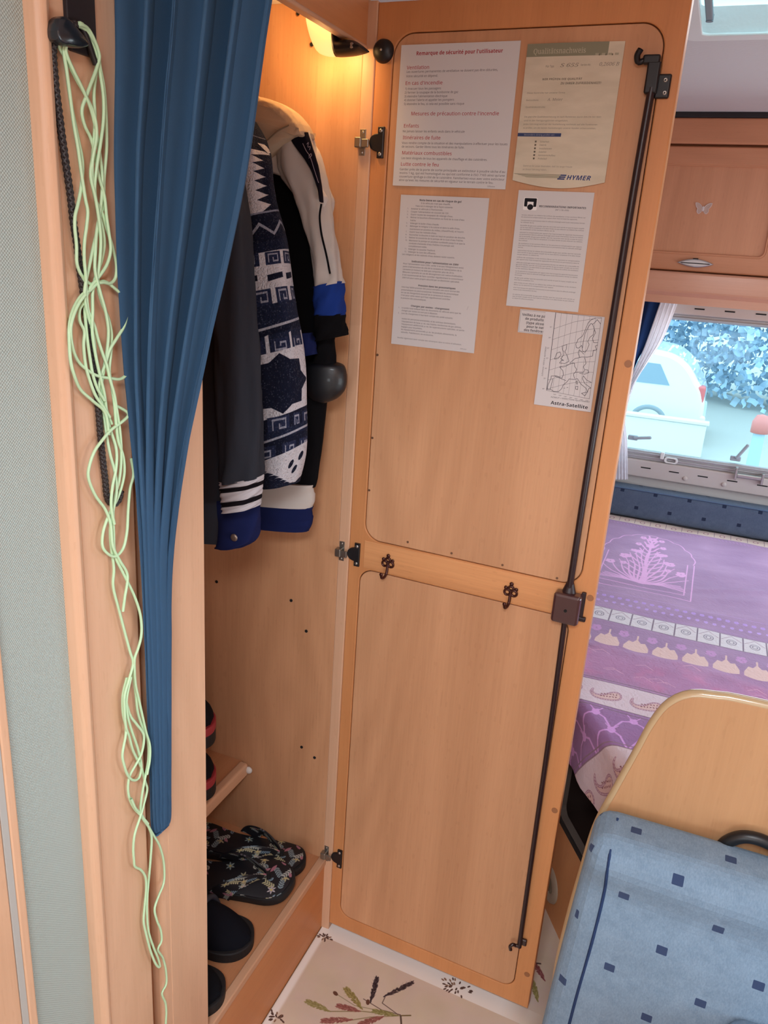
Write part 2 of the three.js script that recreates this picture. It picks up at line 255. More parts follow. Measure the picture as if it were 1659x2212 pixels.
{
  const shelf = part(wardrobe, 'shelf', box(-1.188, -0.81, 0.37, 0.383, -1.30, -0.75, 0.001, 'z'), W_INNER);
  const put = (n, g, m) => mesh(n, g.applyMatrix4(shelf.parent.matrixWorld.clone().invert()), m, shelf);
  put('front_bar', box(-0.812, -0.79, 0.355, 0.387, -1.295, -0.75, 0.006, 'z'), W_LIGHT);
  put('peg_cap', new THREE.SphereGeometry(0.0085, 16, 12).scale(1, 1, 0.7).translate(-0.787, 0.371, -1.291), WHITE);
}
for (const [x, y] of [[-0.716, 1.851], [-0.689, 1.806], [-0.697, 0.807], [-0.66, 0.747], [-0.661, 0.468], [-0.629, 0.452], [-0.876, 0.808]]) {
  part(wardrobe, 'screw_hole', cyl(0.0032, 0.0032, 0.002, 12).rotateX(Math.PI / 2).translate(x, y, -1.2995), DARK);
  if (y > 1) part(wardrobe, 'hole_rim', new THREE.TorusGeometry(0.0036, 0.0008, 6, 16).translate(x - 0.001, y, -1.2995), PLUG);
}

const AL = 0.03592, HINGE = [-0.59, 0, -1.301];
const door = new THREE.Group(); door.name = 'door'; door.position.set(HINGE[0] + 0.9, HINGE[1], HINGE[2] + 1.05); door.rotation.y = -AL; wardrobe.add(door); door.updateMatrixWorld(true);
door.userData.label = 'open beech door with two inset panels, locking rod and notices';
const onDoor = (u, v, w = 0) => door.localToWorld(V3(u, v, w)).toArray();
{
  const T = 0.022, UP = [0.0455, 0.4565, 0.9725, 1.8185], LO = [0.0405, 0.4485, 0.0585, 0.911];
  const f = new THREE.Shape([[0.0155, 0.0225], [0.4835, 0.0225], [0.4835, 1.862], [0.0155, 1.862]].map((p) => new THREE.Vector2(...p)));
  f.holes.push(roundRect(...UP, 0.034, THREE.Path), roundRect(...LO, 0.028, THREE.Path));
  mesh('stile_frame', extrude(f, -T, 0, 0.002), W_FRAME, door);
  const inset = ([a, b, c, d], r) => roundRect(a + 0.0014, b - 0.0014, c + 0.0014, d - 0.0014, r - 0.001);
  mesh('inset_panel', extrude(inset(UP, 0.034), -0.012, -0.0008, 0.0012, 'y', 0.13), W_PANEL, door);
  mesh('inset_panel', extrude(inset(LO, 0.028), -0.012, -0.0008, 0.0012, 'y', 0.71), W_PANEL, door);
  mesh('back_board', box(0.03, 0.47, 0.04, 1.84, -T + 0.001, -0.0125, 0.001), W_FRAME, door);
  mesh('middle_rail', box(0.047, 0.4475, 0.9135, 0.970, -0.006, 0.0004, 0.0012, 'x'), W_RAIL, door);
  // bumper, hinges
  { const g = lathe([[0, 0.012], [0.006, 0.012], [0.013, 0.010], [0.0165, 0.006], [0.0175, 0]], 28); g.rotateX(Math.PI / 2); g.translate(0.0293, 1.7936, 0); const b = mesh('bumper', g, BLACK, door); mesh('screw', new THREE.SphereGeometry(0.0022, 10, 8).translate(0.0297, 1.7936, 0.0115), STEEL, b); }
  for (const y of [1.6615, 0.938, 0.2135]) {
    const s = new THREE.Shape(); const h = 0.0235;
    s.moveTo(0.0395, -h); s.lineTo(0.0395, h); s.lineTo(0.0285, h); s.lineTo(0.0285, 0.0135); s.quadraticCurveTo(0.014, 0.012, 0.0135, 0); s.quadraticCurveTo(0.014, -0.012, 0.0285, -0.0135); s.lineTo(0.0285, -h); s.closePath();
    const c = extrude(s, -0.001, 0.005, 0.0012); c.translate(0, y, 0); const cup = mesh('hinge_cup', c, BLACK, door, 'black plastic hinge cup');
    for (const k of [-1, 1]) mesh('screw', lathe([[0, 0.001], [0.0022, 0.0008], [0.003, 0]], 12).rotateX(Math.PI / 2).translate(0.034, y + k * 0.0175, 0.005), STEEL, cup);
    const arm = mesh('hinge_arm', merge([box(-0.005, 0.006, y - 0.02, y + 0.02, 0, 0.0022, 0.0008), box(-0.009, 0.003, y - 0.009, y + 0.007, 0.001, 0.014, 0.002), box(0.002, 0.0155, y - 0.0085, y + 0.0045, 0.0075, 0.0115, 0.0015)]), METAL, door, 'metal hinge arm');
    for (const k of [-1, 1]) mesh('screw', new THREE.SphereGeometry(0.0022, 10, 8).scale(1, 1, 0.5).translate(0.0005, y + k * 0.0155, 0.0022), STEEL, arm);
  }
  // espagnolette rod with its lock box and end hooks
  const rr = 0.0056, ux = 0.4445;
  mesh('locking_rod', merge([tube([[0.4495, 1.735, 0.009], [0.4465, 1.6, 0.009], [0.4445, 1.4, 0.009], [0.442, 1.2, 0.009], [0.441, 0.96, 0.009]], rr, 40, 10), tube([[0.441, 0.92, 0.009], [0.4445, 0.7, 0.009], [0.447, 0.4, 0.009], [0.449, 0.18, 0.009]], rr * 0.84, 30, 10), cyl(0.0055, 0.012, 0.02, 16).scale(1, 1, 0.7).translate(0.441, 0.973, 0.008)]), RODM, door, 'dark espagnolette rod');
  mesh('rod_bracket', merge([box(0.4395, 0.4575, 1.727, 1.768, 0, 0.014, 0.003), box(0.4535, 0.4735, 1.722, 1.753, 0, 0.006, 0.003), box(0.432, 0.4555, 1.764, 1.776, 0.002, 0.014, 0.003), tube([[0.434, 1.769, 0.009], [0.4265, 1.767, 0.011], [0.4245, 1.774, 0.016], [0.4285, 1.781, 0.019]], 0.0042, 14, 8)]), BLACK, door, 'black hook bracket');
  for (const [x, y] of [[0.466, 1.745], [0.4675, 1.729]]) mesh('screw', lathe([[0.0012, 0.0006], [0.0022, 0.0012], [0.003, 0]], 12).rotateX(Math.PI / 2).translate(x, y, 0.006), STEEL, door);
  mesh('lock_box', (() => { const s = roundRect(0.4185, 0.4655, 0.9085, 0.963, 0.006); return extrude(s, 0, 0.026, 0.005); })(), std({ color: 0x4a3032, roughness: 0.22, clearcoat: 0.6, clearcoatRoughness: 0.15 }), door, 'glossy dark brown lock box');
  mesh('lock_pin', cyl(0.0028, 0.0028, 0.0015, 12).rotateX(Math.PI / 2).translate(0.4425, 0.9345, 0.0262), DARK, door);
  mesh('lock_plate', merge([box(0.462, 0.4695, 0.912, 0.966, 0, 0.006, 0.0015), box(0.464, 0.475, 0.913, 0.921, 0, 0.008, 0.002)]), RODM, door);
  mesh('rod_bracket', merge([box(0.4445, 0.462, 0.183, 0.199, 0, 0.007, 0.003), tube([[0.449, 0.21, 0.009], [0.449, 0.188, 0.01], [0.4425, 0.183, 0.012], [0.437, 0.187, 0.016], [0.4325, 0.182, 0.018], [0.4345, 0.1735, 0.018]], 0.0036, 24, 8)]), BROWN, door, 'dark brown end hook');
  // ornamental coat hooks on the middle rail
  for (const u of [0.0995, 0.3395]) {
    const r = 0.0022, ring = (x, y, R) => new THREE.TorusGeometry(R, r, 8, 20).translate(x, y, 0.003), ball = (x, y, k) => new THREE.SphereGeometry(k, 12, 10).scale(1, 1, 0.6).translate(x, y, 0.003);
    const parts = [ring(-0.0062, -0.004, 0.0052), ring(0.0062, -0.004, 0.0052), ring(0, 0.0035, 0.0046), ball(0, 0.0125, 0.0038), ball(-0.0095, 0.004, 0.0034), ball(0.0095, 0.004, 0.0034), tube([[0, 0.002, 0.003], [0, -0.01, 0.004], [0, -0.022, 0.007], [-0.001, -0.0275, 0.013], [-0.003, -0.0275, 0.02], [-0.0035, -0.021, 0.023]], 0.0026, 24, 8), ball(-0.0035, -0.0195, 0.0038).translate(0, 0, 0.02)];
    const g = merge(parts); g.translate(u, 0.938, 0); mesh('coat_hook', g, std({ color: 0x4a2620, metalness: 0.5, roughness: 0.3 }), door, 'dark bronze ornamental hook');
  }
  for (const [u, v] of [[0.4777, 1.354], [0.4775, 0.957], [0.475, 0.5175], [0.4725, 0.11]]) mesh('screw_plug', cyl(0.0058, 0.0058, 0.001, 18).rotateX(Math.PI / 2).translate(u - 0.001, v, 0.0002), PLUG, door);
  for (const [u, v] of [[0.135, 0.985], [0.222, 0.982], [0.318, 0.981], [0.416, 0.979], [0.05, 1.32], [0.05, 1.17], [0.05, 1.07]]) mesh('screw', cyl(0.0022, 0.0022, 0.001, 12).rotateX(Math.PI / 2).translate(u, v, -0.0005), std({ color: 0x7b5a44, metalness: 0.4, roughness: 0.4 }), door);
}

{ // lamp in the top corner of the wardrobe
  const t = thing('wardrobe_lamp', 'small lit lamp with a glowing warm cover and a black end under the wardrobe header', 'lamp', [-0.635, 1.822, -1.298]);
  const cz = -1.235, prof = (rows) => { const g = loft(rows, cz, (v) => 0.04 * lerp(1, 1, v), { fold: 0, nu: 28, nv: 20, ex: 1 }); return g; };
  const cover = prof([[-0.657, 1.817, 1.836], [-0.6555, 1.804, 1.842], [-0.651, 1.7905, 1.845], [-0.644, 1.7805, 1.845], [-0.6355, 1.776, 1.843], [-0.624, 1.7735, 1.84], [-0.6115, 1.7735, 1.836]].map(([x, a, b]) => [x, a, x + 0.0001, b]));
  part(t, 'cover', cover, std({ color: 0xfff0d0, roughness: 0.6, emissive: 0xffc873, emissiveIntensity: 1.15 }), 'glowing warm white cover');
  part(t, 'mount', box(-0.66, -0.615, 1.80, 1.84, -1.3, -1.25, 0.004), BLACK);
  part(t, 'base', prof([[-0.6125, 1.773, 1.836], [-0.6095, 1.773, 1.81], [-0.606, 1.773, 1.7955], [-0.592, 1.7735, 1.7955], [-0.579, 1.775, 1.793], [-0.5695, 1.778, 1.788], [-0.5655, 1.781, 1.785]].map(([x, a, b]) => [x, a, x + 0.0001, b])), BLACK, 'black plastic end');
  part(t, 'screw', new THREE.SphereGeometry(0.004, 12, 8).scale(1, 1, 0.4).translate(-0.578, 1.784, -1.2165), STEEL);
  const bulb = new THREE.PointLight(new THREE.Color(1, 0.56, 0.2), 0.11); bulb.name = 'wardrobe_bulb'; bulb.position.set(-0.635, 1.805, cz + 0.005); bulb.castShadow = true; bulb.shadow.radius = 0.9; scene.add(bulb);
}

// ---------------------------------------------------------------- notices stuck on the door
// rows: [text, x, y, size, options]; x, y and size are shares of the sheet's width (x), height (y) and height (size)
function print(ctx, w, h, rows) {
  for (const [text, x, y, size, o = {}] of rows) {
    ctx.save(); ctx.font = (o.style ?? '') + ' ' + Math.round(size * h) + 'px ' + (o.font ?? 'sans-serif'); ctx.fillStyle = o.color ?? '#4a474c'; ctx.textAlign = o.align ?? 'left'; ctx.textBaseline = 'middle';
    ctx.translate(x * w, y * h); if (o.turn) ctx.rotate(o.turn);
    const m = ctx.measureText(text).width, target = o.width ? o.width * w : m; ctx.scale(o.width ? target / m : 1, 1); ctx.fillText(text, 0, 0); ctx.restore();
  }
}
function sheet(name, label, category, [u0, u1, v0, v1], tilt, tex, o = {}) {
  const w = u1 - u0, h = v1 - v0, th = 0.0005, lift = o.lift ?? 0.0004;
  const g = cloth(o.wave ? 36 : 6, o.wave ? 48 : 6, (s, t) => { const q = o.wave ? o.wave(s, t) : 0, yb = o.bottom ? o.bottom(s) : 0; return [(s - 0.5) * w, h / 2 - t * (h - yb * h), th + (o.wave ? q : 0), s, 1 - t * (1 - yb)]; }, th);
  const p = onDoor((u0 + u1) / 2, (v0 + v1) / 2, lift), t = thing(name, label, category, p, -AL);
  t.rotation.z = tilt;
  const m = mesh('paper', g, std({ map: tex, roughness: o.rough ?? 0.55, specularIntensity: 0.4 }), t);
  m.position.z = 0.0001; return t;
}
const RED = '#a02a32', INK = '#57535a';
sheet('safety_notice', 'large white notice with red French headings, uppermost on the door beside the hinge', 'notice', [0.0595, 0.2515, 1.5975, 1.8012], 0.0, canvasTex(1024, 1086, (c, w, h) => {
  c.fillStyle = '#d6d4d4'; c.fillRect(0, 0, w, h); const B = (t, y, x = 0.065, wd) => [t, x, y, 0.0215, { width: wd, color: INK }], H = (t, x, y, s, wd) => [t, x, y, s, { color: RED, style: '', width: wd }];
  print(c, w, h, [
    ["Remarque de sécurité pour l'utilisateur", 0.135, 0.06, 0.036, { color: RED, style: 'bold', width: 0.73 }], H('Ventilation', 0.06, 0.155, 0.036, 0.20),
    B('Les ouvertures permanentes de ventilation ne doivent pas être obturées,', 0.185, 0.06, 0.78), B('Votre sécurité en dépend.', 0.215, 0.06, 0.28), H("En cas d'incendie", 0.055, 0.262, 0.036, 0.33),
    B('1) évacuer tous les passagers', 0.302, 0.055, 0.32), B('2) fermer la soupape de la bonbonne de gaz', 0.328, 0.055, 0.47), B("3) éteindre l'alimentation électrique", 0.355, 0.055, 0.38), B("4) donner l'alerte et appeler les pompiers", 0.381, 0.055, 0.44), B('5) éteindre le feu, si cela est possible sans risque', 0.408, 0.055, 0.53),
    H("Mesures de précaution contre l'incendie", 0.125, 0.476, 0.035, 0.76), H('Enfants', 0.065, 0.562, 0.036, 0.14), B('Ne jamais laisser les enfants seuls dans le véhicule', 0.602, 0.06, 0.55), H('Itinéraires de fuite', 0.065, 0.646, 0.036, 0.34),
    B('Vous rendre compte de la situation et des manipulations à effectuer pour les issues', 0.686, 0.06, 0.92), B('de secours. Garder libres tous les itinéraires de fuite.', 0.712, 0.06, 0.56), H('Matériaux combustibles', 0.065, 0.756, 0.036, 0.45),
    B('Les tenir éloignés de tous les appareils de chauffage et des cuisinières.', 0.796, 0.065, 0.76), H('Lutte contre le feu', 0.06, 0.838, 0.036, 0.35),
    B("Garder près de la porte de sortie principale un extincteur à poudre sèche d'au", 0.878, 0.055, 0.93), B('moins 1 kg, qui est homologué ou qui est conforme à ISO 7165 ainsi qu\u2019une', 0.905, 0.055, 0.93), B('couverture ignifuge à côté de la cuisinière. Familiarisez-vous avec votre extincteur', 0.931, 0.055, 0.93), B('ainsi qu\u2019avec les mesures de sécurité en vigueur sur le terrain contre le feu.', 0.957, 0.055, 0.84),
    ['Diffusion', 0.91, 0.983, 0.015, { align: 'right', color: '#77747a' }]]);
}));
sheet('instruction_notice', 'tall white sheet of dense small black print below the notice with red headings', 'notice', [0.0755, 0.2271, 1.3425, 1.584], 0.0, canvasTex(820, 1306, (c, w, h) => {
  c.fillStyle = '#d2cdcd'; c.fillRect(0, 0, w, h); const y0 = 0.03, L = 0.0186, rows = []; let y = y0;
  const B = (t, wd, x = 0.14) => { rows.push([t, x, y, 0.0135, { width: wd, color: INK }]); y += L; }, Hd = (t, x, wd) => { rows.push([t, x, y, 0.0165, { style: 'bold', color: '#2a282d', width: wd }]); y += L; };
  Hd('Nota bene en cas de risque de gel', 0.22, 0.48); B("Si le véhicule n'est pas chauffé,", 0.34, 0.24); B("l'eau est à vidanger de la façon suivante:", 0.43, 0.18);
  [['1.', "Amener le véhicule à l'horizontale.", 0.37], ['2.', "Couper l'alimentation en courant de 12V.", 0.44], ['3.', "Ouvrir toutes les soupapes de vidange d'eau.", 0.49], ['4.', "Retirer le bouchon d'évacuation au fond de la cuve d'eau", 0.62], ['', 'fraîche.', 0.07], ['5.', "Vidanger le boiler d'eau chaude.", 0.34], ['6.', "Mélanger le mitigeur à la cuisine et dans la salle d'eau,", 0.58], ['', 'exactement en position du milieu, (chaud/froid), et l\u2019ouvrir.', 0.63], ['7.', "Ouvrir tous les robinets d'eau.", 0.32], ['8.', 'Accrocher la douche à main en haut en position de douche.', 0.65], ['9.', "Retirer le couvercle de la pompe de la cuve d'eau fraîche.", 0.63], ['10.', "Maintenir la pompe en position surélevée jusqu'à ce que la", 0.65], ['', "conduite d'amenée d'eau fraîche à la pompe soit", 0.53], ['', 'complètement vidée.', 0.22], ['11.', 'Vidanger la cassette Thetford.', 0.32], ['12.', 'Vidanger la cuve des effluents.', 0.33]].forEach(([n, t, wd]) => { rows.push([n, 0.085, y, 0.013, { color: '#77737a' }]); B(t, wd, 0.13); });
  B("Les mitigeurs et les robinets d'eau doivent rester ouverts.", 0.62, 0.06); y += L * 1.3; Hd("Indications pour l'alimentation en 230V", 0.18, 0.55);
  [["Pour l'alimentation sous 230V, veiller à ce que l'éloignement entre", 0.71], ["point d'alimentation du site de la caravane et l'alimentation de la", 0.69], ['caravane (à moteur) ne doit pas comporter plus de 20 m.', 0.61], ["Mesures à prendre en cas de dérangement voir notice d'utilisation.", 0.71], ['Il est recommandé de faire contrôler régulièrement le convertisseur', 0.72], ['230/12V pour votre propre sécurité par un électricien spécialisé.', 0.68]].forEach(([t, wd]) => B(t, wd, 0.08));
  y += L * 1.4; Hd('Pression dans les pneumatiques', 0.28, 0.44); [['Une trop faible pression des pneus entraîne une usure accrue des', 0.69], ["pneumatiques ou peut occasionner l'éclatement du pneumatique", 0.68], ['en cas de chargement excessif de la caravane (à moteur).', 0.6], ["C'est pour cette raison qu'il faut régulièrement contrôler", 0.59], ['la pression des pneumatiques.', 0.31]].forEach(([t, wd]) => B(t, wd, 0.08));
  y += L * 1.6; Hd('Charges par essieu - chargement', 0.21, 0.46); [['1.', 'Le poids total indiqué dans les documents du véhicule ainsi que les', 0.71], ['', 'charges par essieu ne sont pas à dépasser.', 0.44], ['2.', 'Lors du chargement il faut tenir compte des poids suivants:', 0.62]].forEach(([n, t, wd]) => { rows.push([n, 0.06, y, 0.013, { color: '#77737a' }]); B(t, wd, 0.1); });
  y += L; [['toutes les personnes emmenées, et les animaux domestiques,', 0.65], ["l'équipement de base, p. ex. eau fraîche, bonbonnes de gaz pleines,", 0.72], ["l'équipement additionnel, p. ex. les superstructures spéciales, un porte-", 0.76], ['bagages pour bicyclettes,', 0.26], ["les équipements personnels, p. ex. les produits alimentaires, la", 0.67], ["vaisselle, l'habillement, les accessoires.", 0.4]].forEach(([t, wd]) => B(t, wd, 0.11));
  rows.push(["Veuillez également tenir compte des remarques dans la notice d'utilisation.", 0.07, 0.951, 0.0125, { width: 0.78, color: '#6a666c' }], ['Diffusion', 0.91, 0.979, 0.0115, { align: 'right', color: '#8a868c' }]);
  print(c, w, h, rows); c.strokeStyle = '#99959a'; c.lineWidth = 2; c.beginPath(); c.moveTo(w * 0.885, h * 0.69); c.lineTo(w * 0.872, h * 0.715); c.stroke();
}));
sheet('quality_certificate', 'yellowed crinkled certificate with a grey-green header band and a blue maker mark', 'certificate', [0.2622, 0.4025, 1.602, 1.796], -0.004, canvasTex(800, 1106, (c, w, H) => { let h = H;
  const img = c.createImageData(w, h); for (let y = 0; y < h; y++) for (let x = 0; x < w; x++) { const k = (fbm(x / 190, y / 60, 77, 4) - 0.5) * 20, o = (y * w + x) * 4; img.data[o] = 213 + k; img.data[o + 1] = 203 + k; img.data[o + 2] = 181 + k; img.data[o + 3] = 255; } c.putImageData(img, 0, 0); h = H * 0.945;
  c.fillStyle = '#8b8a74'; c.fillRect(0, 0, w * 0.845, h * 0.093);
  print(c, w, h, [['Qualitätsnachweis', 0.07, 0.056, 0.05, { color: '#c3bda6', font: 'serif', width: 0.55 }], ['Für Typ:', 0.22, 0.163, 0.02, { color: '#6d6658' }], ['S 655', 0.37, 0.158, 0.036, { color: '#7a7468', font: 'serif', style: 'italic', width: 0.19 }], ['Serien-Nr.', 0.585, 0.158, 0.018, { color: '#7a7264' }], ['0,2606 B', 0.77, 0.155, 0.034, { color: '#857e72', font: 'serif', style: 'italic', width: 0.2 }],
    ['WIR PRÜFEN DIE QUALITÄT', 0.2, 0.255, 0.021, { color: '#6f6859', style: 'bold', width: 0.42 }], ['ZU IHRER ZUFRIEDENHEIT!', 0.4, 0.287, 0.022, { color: '#6f6859', style: 'bold', width: 0.42 }],
    ['Diese Kontrolle hat unserer Firma', 0.05, 0.352, 0.016, { color: '#8b8473', width: 0.41 }], ['Bestandteile:', 0.05, 0.405, 0.016, { color: '#8b8473', width: 0.14 }], ['A. Meier', 0.28, 0.4, 0.026, { color: '#7d766a', font: 'serif', style: 'italic', width: 0.16 }], ['Qualitätskontrolle:', 0.05, 0.455, 0.016, { color: '#8b8473', width: 0.22 }],
    ['Die geprüfte Qualitätssicherung ist nach Richtlinien durch DIN EN ISO 9001', 0.05, 0.527, 0.0165, { color: '#857e6e', width: 0.82 }], ['und in der Fertigungslinien eingeführt.', 0.05, 0.555, 0.0165, { color: '#857e6e', width: 0.48 }], ['Jedes Fahrzeug wird vor der Auslieferung nochmals auf alle Funktionen', 0.05, 0.582, 0.0165, { color: '#857e6e', width: 0.79 }], ['zu prüfen, um die besten Ausstattungen unserer Kunden sicherzustellen.', 0.05, 0.609, 0.0165, { color: '#857e6e', width: 0.78 }]]);
  c.fillStyle = '#3c4a70'; c.fillRect(0, h * 0.648, w * 0.475, h * 0.026);
  print(c, w, h, [['Besonders streng prüfen wir:', 0.07, 0.661, 0.017, { color: '#a9a9ad', width: 0.34 }], ...['Sicherheit', 'Elektrik', 'Installationen', 'Zubehör', 'Karosserie/Aufbau', 'Probelauf'].map((t, i) => [t, 0.255, 0.712 + i * 0.0255, 0.0175, { color: '#88806f' }]),
    ['Damit es Ihr unser Bestreben, daß Sie lange Freude', 0.1, 0.897, 0.017, { color: '#9a9282', width: 0.54 }], ['an Ihrem Fahrzeug haben.', 0.1, 0.924, 0.017, { color: '#9a9282', width: 0.27 }]]);
  for (let i = 0; i < 6; i++) { c.fillStyle = '#6b6557'; c.fillRect(w * 0.2, h * (0.705 + i * 0.0255), 15, 14); }
  c.fillStyle = '#aaa58e'; for (let i = 0; i < 4; i++) c.fillRect(w * 0.72 + i * 52, h * 0.078, 30, 16); c.fillStyle = '#716b5c'; for (let i = 0; i < 3; i++) c.fillRect(w * 0.755 + i * 52, h * 0.083, 11, 12);
  c.fillStyle = '#8e8a74'; for (let i = 0; i < 4; i++) { c.beginPath(); c.moveTo(i * 34, h * (0.957 + i * 0.0075)); c.lineTo(w * 0.53, h * (0.957 + i * 0.0075)); c.lineTo(w * 0.53, h * (0.9615 + i * 0.0075)); c.lineTo(i * 34 + 20, h * (0.9615 + i * 0.0075)); c.fill(); }
  c.save(); c.translate(w * 0.49, h * 0.977); c.transform(1, 0, -0.28, 1, 0, 0); c.fillStyle = '#2f3f74'; for (let i = 0; i < 3; i++) c.fillRect(8 + (2 - i) * 8, -22 + i * 15, 62 - (2 - i) * 6, 10); c.font = 'bold 50px sans-serif'; c.textBaseline = 'middle'; c.scale(205 / c.measureText('HYMER').width, 1); c.fillText('HYMER', 70, 0); c.restore();
}), { wave: (s, t) => 0.0030 * fbm(s * 2.2, t * 15, 5, 3) * Math.sin(Math.PI * clamp(s)) + 0.0014 * Math.pow(t, 6), bottom: (s) => 0.045 - 0.058 * Math.sin(Math.PI * clamp(s * 0.92)) + 0.02 * s });
sheet('recommendation_notice', 'narrow white sheet with a black garage-like symbol and fine print under the yellowed certificate', 'notice', [0.2732, 0.3893, 1.424, 1.5973], 0.0, canvasTex(720, 1072, (c, w, h) => {
  c.fillStyle = '#d3d0d0'; c.fillRect(0, 0, w, h); c.fillStyle = '#efedec'; c.beginPath(); c.roundRect(w * 0.085, h * 0.058, w * 0.185, h * 0.105, 10); c.fill();
  c.fillStyle = '#17151c'; c.beginPath(); c.roundRect(w * 0.095, h * 0.064, w * 0.165, h * 0.07, 8); c.fill(); c.fillStyle = '#efedec'; c.fillRect(w * 0.137, h * 0.093, w * 0.083, h * 0.045); c.fillStyle = '#17151c'; c.beginPath(); c.ellipse(w * 0.18, h * 0.137, w * 0.04, h * 0.024, 0, 0, 7); c.fill();
  const rows = [['RECOMMANDATIONS IMPORTANTES', 0.3, 0.127, 0.021, { style: 'bold', color: '#333037', width: 0.62 }], ['(NF S 56-200)', 0.52, 0.151, 0.017, { color: '#66636a', width: 0.18 }]];
  const words = "ne pas obturer ou réduire les orifices de ventilation ni les sections libres car ils assurent la compensation par apport d'air frais lorsque les appareils fonctionnent en permanence dans le véhicule aménagé avant toute intervention fermer le robinet de la bouteille de gaz puis vérifier que les raccords sont serrés et que le tuyau souple est en bon état le remplacer à la date limite".split(' ');
  let k = 0; const line = (y, wd) => { let t = ''; while (t.length < wd * 92) t += words[k++ % words.length] + ' '; rows.push([t.trim(), 0.075, y, 0.0125, { width: wd, color: '#55525a' }]); };
  [[0.205, 2, 0.75], [0.250, 2, 0.18], [0.293, 3, 0.47], [0.352, 5, 0.12], [0.446, 3, 0.07], [0.507, 3, 0.3], [0.567, 2, 0.85], [0.612, 4, 0.25], [0.687, 3, 0.1], [0.746, 2, 0.27], [0.790, 2, 0.55], [0.833, 2, 0.33], [0.893, 3, 0.3]].forEach(([y, n, last]) => { for (let i = 0; i < n; i++) line(y + i * 0.0172, i === n - 1 ? last : 0.855); });
  print(c, w, h, rows);
}));
sheet('window_care_label', 'small white label with bold print partly covered by the satellite map', 'label', [0.2973, 0.357, 1.3843, 1.4207], 0.0, canvasTex(512, 312, (c, w, h) => {
  c.fillStyle = '#d3cecd'; c.fillRect(0, 0, w, h); c.strokeStyle = '#8d898d'; c.lineWidth = 4; c.strokeRect(12, 12, w - 24, h - 24);
  print(c, w, h, [['Veillez à ne pas utiliser', 0.07, 0.22, 0.15, { style: 'bold', color: '#4b474d' }], ['de produits agressifs', 0.16, 0.38, 0.15, { style: 'bold', color: '#4b474d' }], ['(type alcool)', 0.2, 0.55, 0.15, { style: 'bold', color: '#4b474d' }], ['pour le nettoyage', 0.22, 0.71, 0.15, { style: 'bold', color: '#4b474d' }], ['des fenêtres', 0.16, 0.87, 0.15, { style: 'bold', color: '#4b474d' }]]);
}), { lift: 0.0002 });
